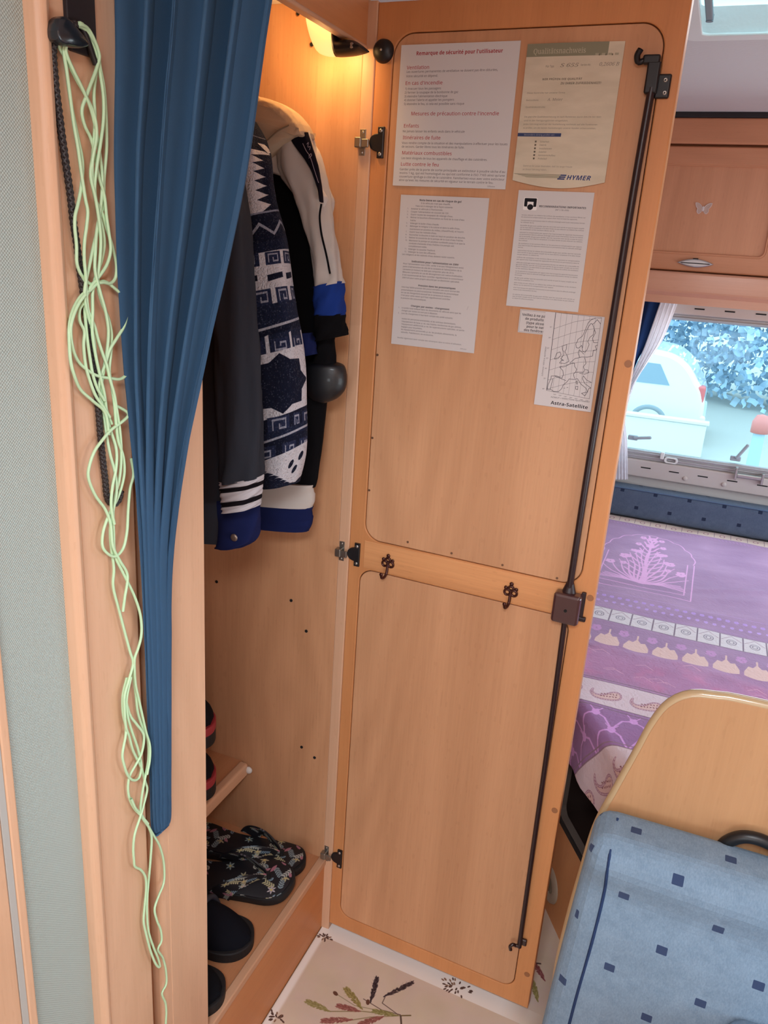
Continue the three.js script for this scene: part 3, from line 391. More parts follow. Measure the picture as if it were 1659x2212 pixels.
sheet('satellite_map', 'small white sheet printed with a gridded outline map of Europe', 'map', [0.3385, 0.4312, 1.272, 1.4205], 0.0, canvasTex(640, 1024, (c, w, h) => {
  c.fillStyle = '#d5d0d1'; c.fillRect(0, 0, w, h);
  const at = ([x, y]) => { const dx = x - 620, dy = y - 240, D = 880 * 1362 + 214 * 62, u = (dx * 1362 + dy * 214) / D, v = (880 * dy - 62 * dx) / D; return [u * w, v * h]; };
  const line = (pts, lw, col = '#4a464e') => { c.strokeStyle = col; c.lineWidth = lw; c.lineJoin = 'round'; c.beginPath(); pts.forEach((p, i) => { const q = at(p); i ? c.lineTo(...q) : c.moveTo(...q); }); c.stroke(); };
  const A = [775, 250], B = [1453, 312], C = [1268, 1470], D = [612, 1382], mix = (p, q, t) => [lerp(p[0], q[0], t), lerp(p[1], q[1], t)];
  line([A, B, C, D, A], 3); line([A, D], 6);
  for (let i = 1; i < 8; i++) line([mix(A, B, i / 8), mix(D, C, i / 8 + 0.015)], 2, '#6b666e');
  [[[745, 480], [1060, 375], [1360, 325], [1450, 318]], [[720, 636], [1000, 540], [1240, 480], [1425, 462]], [[697, 785], [960, 690], [1200, 645], [1410, 622]], [[680, 930], [920, 850], [1160, 790], [1380, 772]], [[660, 1080], [900, 1000], [1100, 950], [1350, 928]], [[637, 1228], [870, 1150], [1080, 1090], [1325, 1082]], [[625, 1360], [850, 1290], [1060, 1240], [1300, 1232]]].forEach((p) => line(p, 2.5, '#57525b'));
  [[[1360, 320], [1300, 345], [1258, 385], [1225, 460], [1195, 530], [1170, 575], [1100, 625], [1095, 650], [1070, 690], [1078, 740], [1110, 748], [1160, 705], [1170, 790], [1210, 800], [1240, 760], [1268, 690], [1250, 650], [1280, 590], [1330, 550], [1350, 480], [1322, 405], [1298, 395], [1260, 440], [1210, 540], [1185, 640], [1170, 740]], [[1350, 480], [1365, 520], [1320, 600], [1335, 660], [1395, 660]], [[1395, 690], [1360, 710], [1380, 760], [1330, 770], [1320, 850], [1240, 870], [1160, 870], [1130, 880], [1105, 820], [1120, 770], [1150, 790], [1190, 830]], [[1440, 400], [1390, 340], [1345, 390], [1322, 405]],
    [[865, 725], [935, 700], [925, 770], [905, 800], [945, 880], [965, 940], [900, 975], [820, 970], [850, 930], [885, 930], [840, 910], [885, 850], [890, 810], [870, 780], [865, 725]], [[745, 910], [780, 830], [830, 810], [845, 850], [800, 905], [745, 918], [745, 910]],
    [[975, 965], [1060, 895], [1130, 880]], [[1000, 965], [920, 1010], [880, 1025], [820, 1028], [870, 1080], [875, 1140], [855, 1190]], [[1000, 965], [1045, 960], [1050, 1010], [1080, 1050], [1060, 1095], [1030, 1120], [1045, 1185]], [[1060, 1095], [1120, 1090], [1180, 1090], [1200, 1050], [1250, 1055], [1262, 1090], [1200, 1115], [1120, 1105]], [[1205, 880], [1220, 960], [1180, 1010], [1195, 1045]],
    [[855, 1190], [770, 1160], [690, 1165], [685, 1200], [640, 1290], [620, 1365], [680, 1365], [720, 1390], [800, 1388], [850, 1340], [870, 1290], [930, 1240], [965, 1195], [1040, 1200], [1090, 1185], [1140, 1260], [1220, 1320], [1240, 1370], [1150, 1395], [1200, 1430], [1240, 1370], [1260, 1320], [1290, 1310], [1200, 1250], [1165, 1180], [1180, 1140], [1230, 1200], [1300, 1230]], [[745, 1165], [915, 1222]], [[715, 1200], [690, 1290], [670, 1360]], [[1070, 1230], [1085, 1215], [1090, 1265], [1072, 1262], [1070, 1230]], [[1060, 1300], [1095, 1295], [1090, 1345], [1062, 1340], [1060, 1300]], [[880, 1335], [900, 1330]], [[925, 1325], [945, 1320]]].forEach((p) => line(p, 4.5, '#3a363e'));
  const deg = ['15°', '20°', '25°', '25°', '30°', '35°', '40°']; [[715, 462], [695, 612], [668, 765], [650, 912], [628, 1060], [605, 1210], [582, 1362]].forEach((p, i) => { const q = at(p); c.font = '18px sans-serif'; c.fillStyle = '#4a464e'; c.textAlign = 'right'; c.fillText(deg[i], q[0], q[1] + 5); });
  ['140°', '150°', '155°', '160°', '165°', '170°', '175°'].forEach((t, i) => { const q = at(mix(D, C, 0.2 + i * 0.125)); c.font = '17px sans-serif'; c.textAlign = 'center'; c.fillText(t, q[0], q[1] + 32); });
  print(c, w, h, [['ELÉVATION / VERTICAL AJUSTEMENT', 0.082, 0.68, 0.0195, { turn: -Math.PI / 2, color: '#4a464e' }], ['AZIMUT / DIRECTION AJUSTEMENT', 0.28, 0.893, 0.02, { color: '#4a464e', width: 0.68 }], ['Astra-Satellite', 0.295, 0.955, 0.05, { style: 'bold', color: '#2a272e', width: 0.65 }]]);
}), { lift: 0.0009 });

// ---------------------------------------------------------------- curtain, hook, leash and cord at the post
{
  const L = [[-0.562, 1.935, -0.69], [-0.567, 1.704, -0.69], [-0.578, 1.56, -0.69], [-0.580, 1.405, -0.69], [-0.576, 1.30, -0.692], [-0.571, 1.182, -0.694], [-0.578, 1.0, -0.705], [-0.586, 0.86, -0.715], [-0.590, 0.731, -0.72], [-0.586, 0.712, -0.722]];
  const R = [[-0.392, 1.935, -0.745], [-0.435, 1.712, -0.74], [-0.463, 1.551, -0.74], [-0.508, 1.375, -0.74], [-0.541, 1.248, -0.741], [-0.566, 1.10, -0.742], [-0.573, 0.98, -0.744], [-0.576, 0.85, -0.744], [-0.579, 0.735, -0.743], [-0.582, 0.718, -0.74]];
  const t = thing('partition_curtain', 'dark blue velvety curtain gathered in deep folds against the wooden post', 'curtain', [-0.5, 0.71, -0.73]);
  const VELVET = fabric(0x3c5a78, { sheen: 0.5, sheenColor: new THREE.Color(0.12, 0.18, 0.26), sheenRoughness: 0.45 });
  const rows = L.map((l, i) => [...l, ...R[i]]);
  const ph = [0.02, 0.13, 0.2, 0.31, 0.42, 0.55, 0.66, 0.8, 0.93];
  const shape = (s, v) => {
    const q = sample(rows, v), y = lerp(q[1], q[4], s), open = clamp(Math.hypot(q[3] - q[0], (q[5] - q[2])) / 0.16), wob = 0.03 * (fbm(s * 3, v * 2.2, 9, 2) - 0.5);
    let f = 0; const k = (s + wob) * 5.1 + 0.35 * Math.sin(v * 2.5); f = Math.sin(k * Math.PI * 2 / 1.0 * 0.98 + 0.6); f = f * (1 - 0.25 * f * f) * 1.2 * (0.55 + 0.45 * clamp(1.3 - v * 1.4)) + 0.25 * Math.sin(k * 9.5 + 2) * clamp(1 - v * 1.8);
    const g = Math.sin(k * Math.PI * 0.9 + 1.1), A = lerp(0.007, 0.020, open) * Math.min(1, 8 * s + 0.3) * Math.min(1, 8 * (1 - s) + 0.3);
    return [lerp(q[0], q[3], s) + 0.006 * open * Math.cos(k * Math.PI * 2) * Math.min(1, s * 6, (1 - s) * 6), y, lerp(q[2], q[5], s) + A * f + 0.006 * g * open + 0.004 * (fbm(s * 5, v * 9, 21, 3) - 0.5), s * 0.7, y];
  };
  part(t, 'fabric', cloth(150, 110, (s, v) => shape(s, v * 0.985), 0.0018), VELVET);
  part(t, 'hem', cloth(150, 3, (s, v) => { const q = shape(s, 0.985 + v * 0.015); q[2] += 0.0008; return q; }, 0.0034), VELVET);
}
{
  const t = thing('strap_hook', 'black hook with a broad flat tab hanging down the post by a wide dark strap', 'hook', [-0.591, 1.66, -0.65]);
  const s = roundRect(0.638, 0.6745, 1.652, 1.945, 0.006); const g = new THREE.ExtrudeGeometry(s, { depth: 0.0035, bevelEnabled: true, bevelSize: 0.001, bevelThickness: 0.001, bevelOffset: -0.001, bevelSegments: 2 }); g.rotateY(Math.PI / 2); g.translate(-0.5905, 0, 0); // shape x becomes -z
  part(t, 'strap', uvBox(g), std({ color: 0x1f191d, roughness: 0.6 }));
  const o = new THREE.Shape(new THREE.SplineCurve([[0.6089, 1.6613], [0.6117, 1.6687], [0.6186, 1.6732], [0.6257, 1.6728], [0.6321, 1.6694], [0.642, 1.664], [0.6479, 1.6572], [0.6364, 1.6525], [0.6161, 1.6512], [0.6093, 1.6544], [0.6089, 1.6613]].map((p) => new THREE.Vector2(...p))).getPoints(60));
  const tab = new THREE.ExtrudeGeometry(o, { depth: 0.006, bevelEnabled: true, bevelSize: 0.0022, bevelThickness: 0.004, bevelOffset: -0.0022, bevelSegments: 4 }); tab.rotateY(Math.PI / 2); tab.translate(-0.581, 0, 0);
  part(t, 'prong', toCreasedNormals(uvBox(tab), 0.9), std({ color: 0x20242a, roughness: 0.28, clearcoat: 0.4 }), 'shiny black prong');
  part(t, 'neck', tube([[-0.588, 1.664, -0.648], [-0.583, 1.662, -0.642], [-0.577, 1.662, -0.634]], 0.006, 14, 10), BLACK);
}
const onPost = (list, x) => list.map(([z, y], i) => [typeof x === 'function' ? x(i, z) : x, y, z]);
{
  const t = thing('braided_leash', 'dark braided leather leash hanging down the post behind the green cord', 'leash', [-0.588, 1.21, -0.64]);
  const main = [[-0.640,1.672],[-0.628,1.668],[-0.620,1.653],[-0.618,1.646],[-0.618,1.632],[-0.619,1.613],[-0.621,1.595],[-0.623,1.576],[-0.626,1.552],[-0.629,1.529],[-0.631,1.504],[-0.634,1.483],[-0.636,1.461],[-0.639,1.439],[-0.642,1.408],[-0.646,1.379],[-0.649,1.351],[-0.651,1.331],[-0.652,1.316],[-0.653,1.290],[-0.655,1.259],[-0.657,1.238],[-0.658,1.221],[-0.661,1.213],[-0.666,1.2095],[-0.672,1.208],[-0.678,1.212],[-0.681,1.220]];
  const path = curve(onPost(main, (i) => (i < 2 ? -0.579 : -0.5865))), N = 900, F = path.computeFrenetFrames(N), LEN = path.getLength();
  const strand = (k, dir) => { const pos = []; const n = 420; for (let i = 0; i <= n; i++) { const u = i / n, f = Math.round(u * N), a = dir * (u * LEN / 0.016 * Math.PI * 2) + k * Math.PI * 2 / 3, p = path.getPointAt(u), r = 0.0019 + 0.0003 * Math.sin(a * 3 * dir); p.addScaledVector(F.normals[f], Math.cos(a) * r).addScaledVector(F.binormals[f], Math.sin(a) * r); pos.push(p); } return new THREE.TubeGeometry(new THREE.CatmullRomCurve3(pos), 620, 0.0017, 6); };
  part(t, 'braid', merge([0, 1, 2].map((k) => strand(k, 1)).concat([0, 1, 2].map((k) => strand(k, -1)))), std({ color: 0x2b2424, roughness: 0.5 }));
  part(t, 'loop', tube(onPost([[-0.650,1.674],[-0.655,1.669],[-0.660,1.661],[-0.664,1.653],[-0.668,1.646]], -0.583), 0.003, 20, 8), std({ color: 0x1f1a1b, roughness: 0.5 }), 'black loop end');
}
{
  const t = thing('cord', 'long thin neon green cord hanging in tangled loops from the black hook', 'cord', [-0.584, 0.31, -0.67]);
  const S = {
    a: [[-0.636,1.667],[-0.643,1.672],[-0.658,1.670],[-0.669,1.659],[-0.672,1.645],[-0.677,1.630],[-0.680,1.604],[-0.680,1.575],[-0.675,1.545],[-0.673,1.523],[-0.666,1.510],[-0.660,1.497],[-0.651,1.479],[-0.643,1.461],[-0.638,1.450],[-0.635,1.435],[-0.638,1.421],[-0.644,1.405],[-0.649,1.386],[-0.649,1.365],[-0.651,1.345],[-0.655,1.325],[-0.658,1.307],[-0.659,1.287],[-0.662,1.266],[-0.667,1.246],[-0.668,1.224],[-0.662,1.204],[-0.657,1.184],[-0.658,1.161],[-0.662,1.132],[-0.660,1.112],[-0.668,1.077],[-0.676,1.042],[-0.682,1.015],[-0.685,1.000],[-0.676,0.983],[-0.666,0.965],[-0.665,0.947],[-0.667,0.919],[-0.673,0.902],[-0.680,0.877],[-0.688,0.858],[-0.696,0.839],[-0.702,0.813],
      [-0.704,0.801],[-0.694,0.782],[-0.688,0.774],[-0.673,0.753],[-0.669,0.734],[-0.670,0.711],[-0.672,0.701],[-0.686,0.682],[-0.695,0.662],[-0.696,0.642],[-0.691,0.614],[-0.687,0.593],[-0.690,0.566],[-0.698,0.524],[-0.708,0.492],[-0.715,0.482],[-0.712,0.500],[-0.703,0.531],[-0.695,0.569],[-0.695,0.611],[-0.700,0.642],[-0.707,0.680],[-0.711,0.717],[-0.705,0.737],[-0.688,0.774],[-0.690,0.800],[-0.693,0.812],[-0.697,0.823],[-0.706,0.847],[-0.708,0.874],[-0.701,0.895],[-0.693,0.924],[-0.691,0.952],[-0.687,0.987]],
    b: [[-0.669,0.812],[-0.678,0.789],[-0.688,0.774],[-0.712,0.723],[-0.730,0.685],[-0.739,0.646],[-0.736,0.615],[-0.722,0.607],[-0.709,0.597],[-0.711,0.575],[-0.720,0.545],[-0.720,0.524],[-0.712,0.521],[-0.725,0.488],[-0.734,0.451],[-0.734,0.424],[-0.724,0.421],[-0.732,0.389],[-0.732,0.370],[-0.728,0.353],[-0.727,0.308],[-0.73,0.26],[-0.725,0.2]],
    c: [[-0.636,1.662],[-0.627,1.657],[-0.623,1.653],[-0.631,1.642],[-0.642,1.627],[-0.652,1.615],[-0.660,1.601],[-0.662,1.585],[-0.655,1.560],[-0.655,1.545],[-0.659,1.527],[-0.669,1.514],[-0.674,1.502],[-0.680,1.489],[-0.684,1.475],[-0.685,1.464],[-0.681,1.452],[-0.672,1.447],[-0.662,1.448],[-0.653,1.447],[-0.644,1.441],[-0.634,1.437],[-0.626,1.429],[-0.617,1.418],[-0.611,1.407],[-0.608,1.392],[-0.607,1.374],[-0.611,1.360],[-0.622,1.344],[-0.638,1.330],[-0.655,1.315],[-0.66,1.29]],
    d: [[-0.638,1.667],[-0.645,1.673],[-0.658,1.672],[-0.670,1.654],[-0.668,1.646],[-0.652,1.617],[-0.646,1.603],[-0.650,1.591],[-0.658,1.581],[-0.662,1.569],[-0.666,1.548],[-0.671,1.532],[-0.672,1.510],[-0.673,1.497],[-0.674,1.480],[-0.668,1.466],[-0.654,1.452],[-0.645,1.444],[-0.636,1.430],[-0.630,1.422],[-0.630,1.411],[-0.635,1.401],[-0.632,1.388],[-0.632,1.367],[-0.636,1.350],[-0.642,1.335],[-0.653,1.321],[-0.662,1.309]],
    e: [[-0.638,1.668],[-0.645,1.6745],[-0.655,1.673],[-0.669,1.658],[-0.670,1.646],[-0.665,1.622],[-0.664,1.598],[-0.658,1.568],[-0.652,1.547],[-0.656,1.527],[-0.659,1.505],[-0.660,1.488],[-0.658,1.470],[-0.655,1.452],[-0.657,1.439],[-0.663,1.425],[-0.671,1.411],[-0.674,1.396],[-0.671,1.377],[-0.666,1.358],[-0.667,1.343],[-0.669,1.323],[-0.670,1.303],[-0.673,1.281],[-0.681,1.261],[-0.683,1.242],[-0.679,1.227],[-0.671,1.213],[-0.658,1.200],[-0.646,1.182],[-0.643,1.166],[-0.649,1.156],[-0.660,1.149],[-0.672,1.154],[-0.680,1.171],[-0.685,1.198],[-0.691,1.221],[-0.699,1.236],[-0.697,1.255]],
    f: [[-0.638,1.453],[-0.645,1.447],[-0.653,1.447],[-0.665,1.449],[-0.677,1.443],[-0.690,1.433],[-0.695,1.421],[-0.690,1.405],[-0.677,1.391],[-0.667,1.380],[-0.661,1.366],[-0.653,1.352],[-0.651,1.336],[-0.658,1.315],[-0.665,1.293],[-0.671,1.271],[-0.668,1.251],[-0.660,1.232],[-0.656,1.211],[-0.660,1.188]],
    g: [[-0.671,1.321],[-0.689,1.310],[-0.690,1.307],[-0.678,1.301],[-0.661,1.295],[-0.648,1.286],[-0.637,1.276],[-0.629,1.260],[-0.628,1.250],[-0.637,1.227],[-0.650,1.208],[-0.656,1.190],[-0.657,1.162],[-0.666,1.142],[-0.677,1.120],[-0.671,1.093],[-0.668,1.077]],
    h: [[-0.636,1.662],[-0.629,1.657],[-0.626,1.652],[-0.629,1.630],[-0.632,1.612],[-0.635,1.589],[-0.638,1.570],[-0.640,1.546],[-0.642,1.525],[-0.643,1.515],[-0.640,1.502],[-0.636,1.487],[-0.635,1.471],[-0.637,1.455],[-0.638,1.446],[-0.639,1.436],[-0.641,1.420],[-0.648,1.406],[-0.651,1.393],[-0.655,1.379],[-0.660,1.364],[-0.663,1.349],[-0.668,1.333],[-0.671,1.318],[-0.676,1.291],[-0.678,1.265],[-0.675,1.239],[-0.664,1.209],[-0.662,1.177],[-0.662,1.149],[-0.670,1.129],[-0.678,1.111],[-0.689,1.086],[-0.697,1.058],[-0.697,1.033],[-0.691,1.017],[-0.686,1.007],[-0.686,0.987],[-0.688,0.967],[-0.693,0.944],[-0.698,0.918],[-0.703,0.890],[-0.708,0.867],[-0.705,0.847],[-0.698,0.830]],
    i: [[-0.676,0.983],[-0.668,0.964],[-0.666,0.940],[-0.669,0.915],[-0.666,0.905],[-0.661,0.896],[-0.657,0.884],[-0.660,0.866],[-0.665,0.851],[-0.673,0.838],[-0.682,0.830],[-0.690,0.828],[-0.695,0.835],[-0.696,0.845],[-0.692,0.862],[-0.687,0.879],[-0.675,0.915],[-0.670,0.934],[-0.669,0.957],[-0.679,0.984]],
    j: [[-0.669,0.957],[-0.675,0.931],[-0.685,0.913],[-0.697,0.891],[-0.697,0.877],[-0.692,0.862],[-0.683,0.853],[-0.673,0.844],[-0.669,0.831],[-0.670,0.812],[-0.678,0.789],[-0.689,0.770],[-0.701,0.748]],
    k: [[-0.636,1.662],[-0.630,1.656],[-0.629,1.65],[-0.631,1.63],[-0.635,1.605],[-0.641,1.58],[-0.645,1.558],[-0.640,1.535],[-0.633,1.519],[-0.628,1.510],[-0.626,1.500],[-0.627,1.483],[-0.627,1.466],[-0.632,1.457],[-0.637,1.452],[-0.640,1.439],[-0.638,1.421],[-0.638,1.408],[-0.638,1.394],[-0.639,1.375],[-0.641,1.356],[-0.646,1.341],[-0.655,1.328]],
    m: [[-0.638,1.668],[-0.645,1.673],[-0.657,1.6715],[-0.667,1.66],[-0.671,1.644],[-0.674,1.62],[-0.672,1.60],[-0.667,1.58],[-0.66,1.555],[-0.657,1.535],[-0.662,1.515],[-0.668,1.50],[-0.67,1.485],[-0.664,1.468],[-0.655,1.455],[-0.648,1.44],[-0.645,1.42],[-0.642,1.40],[-0.645,1.375],[-0.65,1.355],[-0.656,1.335],[-0.66,1.31]],
    n: [[-0.636,1.662],[-0.628,1.656],[-0.6265,1.648],[-0.634,1.635],[-0.645,1.622],[-0.656,1.607],[-0.663,1.59],[-0.668,1.57],[-0.671,1.548],[-0.668,1.525],[-0.663,1.51],[-0.657,1.495],[-0.653,1.478],[-0.65,1.46],[-0.655,1.44],[-0.662,1.42],[-0.666,1.40],[-0.664,1.38],[-0.659,1.36],[-0.655,1.34],[-0.66,1.32],[-0.668,1.30]],
    l: [[-0.634,1.437],[-0.626,1.429],[-0.617,1.418],[-0.6112,1.408],[-0.611,1.398],[-0.616,1.382],[-0.625,1.370],[-0.636,1.361],[-0.647,1.355],[-0.667,1.350],[-0.679,1.348],[-0.693,1.352]],
  };
  // the tail below swings clear of the edge of the post into the slot
  part(t, 'strand', merge(Object.values(S).map((l, k) => new THREE.TubeGeometry(curve(onPost(l, (i, z) => -0.5835 + 0.0022 * Math.sin(i * 0.55 + k * 2.1) + 0.0004 * (k % 8) + (z < -0.706 ? (z + 0.706) * 0.1 : 0) + (z > -0.622 ? (z + 0.622) * 0.4 : 0) + (l[0][1] > 1.6 && i < 2 ? [-0.0045, 0.0015][i] : 0))), l.length * 6, 0.0017, 7))), std({ color: 0xbddcb2, roughness: 0.45, sheen: 0.2 }));
}

// ---------------------------------------------------------------- clothes on the wardrobe rail
function hanger(t, z) { part(t, 'hanger', merge([tube([[-1.1, 1.63, z], [-0.98, 1.68, z], [-0.9, 1.705, z], [-0.82, 1.68, z], [-0.71, 1.635, z]], 0.006, 30, 8), tube([[-0.9, 1.705, z], [-0.9, 1.732, z], [-0.888, 1.742, z], [-0.8865, 1.755, z], [-0.9, 1.7592, z], [-0.9135, 1.752, z]], 0.0022, 20, 8)]), STEEL); }
const BLK = fabric(0x100f12), NAVY = fabric(0x1c2450), CREAM = fabric(0xcdc3bc), BEIGE = fabric(0xb79f87), WOOL = fabric(0x34363e), ROYAL = fabric(0x1f3a86);
{
  const t = thing('hooded_jacket', 'black jacket with a beige hood and white sleeve hanging farthest into the wardrobe', 'jacket', [-0.9, 0.95, -1.225]);
  hanger(t, -1.238);
  part(t, 'body', loft([[-1.07, 1.64, -0.69, 1.63], [-1.08, 1.58, -0.655, 1.59], [-1.07, 1.45, -0.625, 1.475], [-1.06, 1.34, -0.607, 1.372], [-1.06, 1.2, -0.612, 1.22], [-1.06, 1.1, -0.621, 1.1], [-1.06, 1.07, -0.624, 1.076]], -1.243, 0.062, { seed: 4 }), BLK);
  const SL = [[-0.691, 1.632, -0.636, 1.663], [-0.682, 1.598, -0.621, 1.620], [-0.656, 1.564, -0.605, 1.573], [-0.634, 1.517, -0.592, 1.526], [-0.622, 1.474, -0.580, 1.477], [-0.617, 1.428, -0.571, 1.441]];
  part(t, 'sleeve', loft(SL, -1.205, 0.05, { seed: 6, fold: 0.004 }), CREAM, 'white sleeve');
  part(t, 'sleeve_band', loft([[-0.618, 1.431, -0.571, 1.444], [-0.616, 1.41, -0.568, 1.418], [-0.615, 1.387, -0.566, 1.391]], -1.205, 0.052, { seed: 7, fold: 0.002, nv: 16 }), ROYAL, 'royal blue band');
  part(t, 'cuff', loft([[-0.615, 1.388, -0.566, 1.393], [-0.613, 1.365, -0.5625, 1.376], [-0.611, 1.344, -0.559, 1.359]], -1.205, 0.05, { seed: 8, fold: 0.002, nv: 16 }), BLK, 'black cuff');
  part(t, 'shoulder_stripe', loft([[-0.658, 1.6456, -0.630, 1.660], [-0.6462, 1.6353, -0.6205, 1.6384], [-0.6294, 1.6186, -0.6109, 1.6164], [-0.6166, 1.5991, -0.6041, 1.5889], [-0.6075, 1.58, -0.6015, 1.576], [-0.603, 1.562, -0.600, 1.560]], -1.182, 0.013, { seed: 9, fold: 0.001, nu: 20, nv: 24 }), fabric(0x17141f), 'dark embroidered stripe');
  part(t, 'seam_line', tube([[-0.6, 1.558, -1.179], [-0.6015, 1.54, -1.178], [-0.5975, 1.515, -1.178], [-0.587, 1.482, -1.178], [-0.5795, 1.455, -1.178]], 0.0016, 24, 6), BLK, 'dark piping');
  part(t, 'embroidery', merge([tube([[-0.633, 1.643, -1.174], [-0.626, 1.632, -1.174], [-0.621, 1.626, -1.175], [-0.612, 1.606, -1.175], [-0.604, 1.588, -1.175]], 0.0005, 24, 5), tube([[-0.6225, 1.625, -1.1745], [-0.6185, 1.629, -1.1745], [-0.6175, 1.6265, -1.1745], [-0.622, 1.6225, -1.1745]], 0.0005, 16, 5), tube([[-0.6265, 1.642, -1.175], [-0.6235, 1.645, -1.175], [-0.6245, 1.638, -1.175], [-0.6205, 1.639, -1.175], [-0.6215, 1.634, -1.175]], 0.0004, 16, 5)]), fabric(0xa89aa8));
  part(t, 'hem_band', loft([[-1.06, 1.06, -0.6245, 1.082], [-1.06, 1.03, -0.6225, 1.06], [-1.06, 1.005, -0.6235, 1.038]], -1.236, 0.07, { seed: 5, fold: 0.002, nv: 14 }), CREAM, 'pale beige band');
  part(t, 'hem', loft([[-1.06, 1.008, -0.624, 1.039], [-1.06, 0.985, -0.625, 1.015], [-1.06, 0.96, -0.629, 0.991]], -1.236, 0.068, { seed: 5, fold: 0.002, nv: 14 }), NAVY, 'navy blue hem');
  part(t, 'second_cuff', loft([[-0.652, 1.352, -0.618, 1.358], [-0.651, 1.335, -0.612, 1.34], [-0.648, 1.312, -0.607, 1.324]], -1.196, 0.03, { seed: 12, fold: 0.002, nv: 14 }), NAVY);
  const h = new THREE.Shape(); h.moveTo(-0.80, 1.70); h.quadraticCurveTo(-0.75, 1.722, -0.716, 1.709); h.quadraticCurveTo(-0.672, 1.703, -0.65, 1.681); h.quadraticCurveTo(-0.634, 1.668, -0.631, 1.654); h.quadraticCurveTo(-0.632, 1.650, -0.642, 1.652); h.quadraticCurveTo(-0.672, 1.642, -0.705, 1.6185); h.lineTo(-0.73, 1.617); h.lineTo(-0.80, 1.64);
  const hg = new THREE.ExtrudeGeometry(h, { depth: 0.022, bevelEnabled: true, bevelThickness: 0.017, bevelSize: 0.012, bevelOffset: -0.012, bevelSegments: 6, curveSegments: 14 }); hg.translate(0, 0, -1.205);
  const hp = hg.attributes.position; for (let i = 0; i < hp.count; i++) hp.setZ(i, hp.getZ(i) + 0.006 * (fbm(hp.getX(i) * 28, hp.getY(i) * 22, 31, 2) - 0.5)); hg.computeVertexNormals();
  part(t, 'hood', toCreasedNormals(uvBox(hg), 0.9), BEIGE, 'beige fleece hood');
  { const y = new THREE.Shape([[-0.80, 1.64], [-0.70, 1.655], [-0.64, 1.648], [-0.612, 1.585], [-0.602, 1.56], [-0.618, 1.515], [-0.634, 1.545], [-0.658, 1.578], [-0.70, 1.601], [-0.80, 1.61]].map((p) => new THREE.Vector2(...p))); const g = new THREE.ExtrudeGeometry(new THREE.Shape(new THREE.SplineCurve([...y.getPoints(), y.getPoints()[0]]).getPoints(60)), { depth: 0.02, bevelEnabled: true, bevelThickness: 0.012, bevelSize: 0.006, bevelOffset: -0.006, bevelSegments: 4 }); g.translate(0, 0, -1.226); part(t, 'yoke', toCreasedNormals(uvBox(g), 0.8), CREAM, 'pale shoulder yoke'); }
  part(t, 'hood_seam', tube([[-0.706, 1.636, -1.1645], [-0.69, 1.645, -1.1635], [-0.67, 1.659, -1.1635], [-0.653, 1.667, -1.165]], 0.0011, 24, 6), fabric(0x8d7865));
}
{
  const t = thing('pouch', 'rounded glossy black item dangling under the cuff of the white-sleeved jacket', 'pouch', [-0.605, 1.24, -1.215]);
  part(t, 'body', loft([[-0.6, 1.309, -0.599, 1.31], [-0.632, 1.303, -0.58, 1.309], [-0.645, 1.295, -0.569, 1.304], [-0.648, 1.277, -0.564, 1.287], [-0.643, 1.257, -0.566, 1.265], [-0.629, 1.242, -0.58, 1.248], [-0.606, 1.237, -0.6, 1.238]], -1.225, (v) => 0.05 * Math.sqrt(Math.max(0.02, Math.sin(Math.PI * clamp(v)))), { fold: 0, ex: 1 }), std({ color: 0x14151a, roughness: 0.45, clearcoat: 0.1 }));
  part(t, 'neck', loft([[-0.618, 1.352, -0.589, 1.356], [-0.621, 1.33, -0.588, 1.334], [-0.626, 1.3, -0.583, 1.305]], -1.222, 0.03, { fold: 0.001, nv: 14 }), BLK);
}
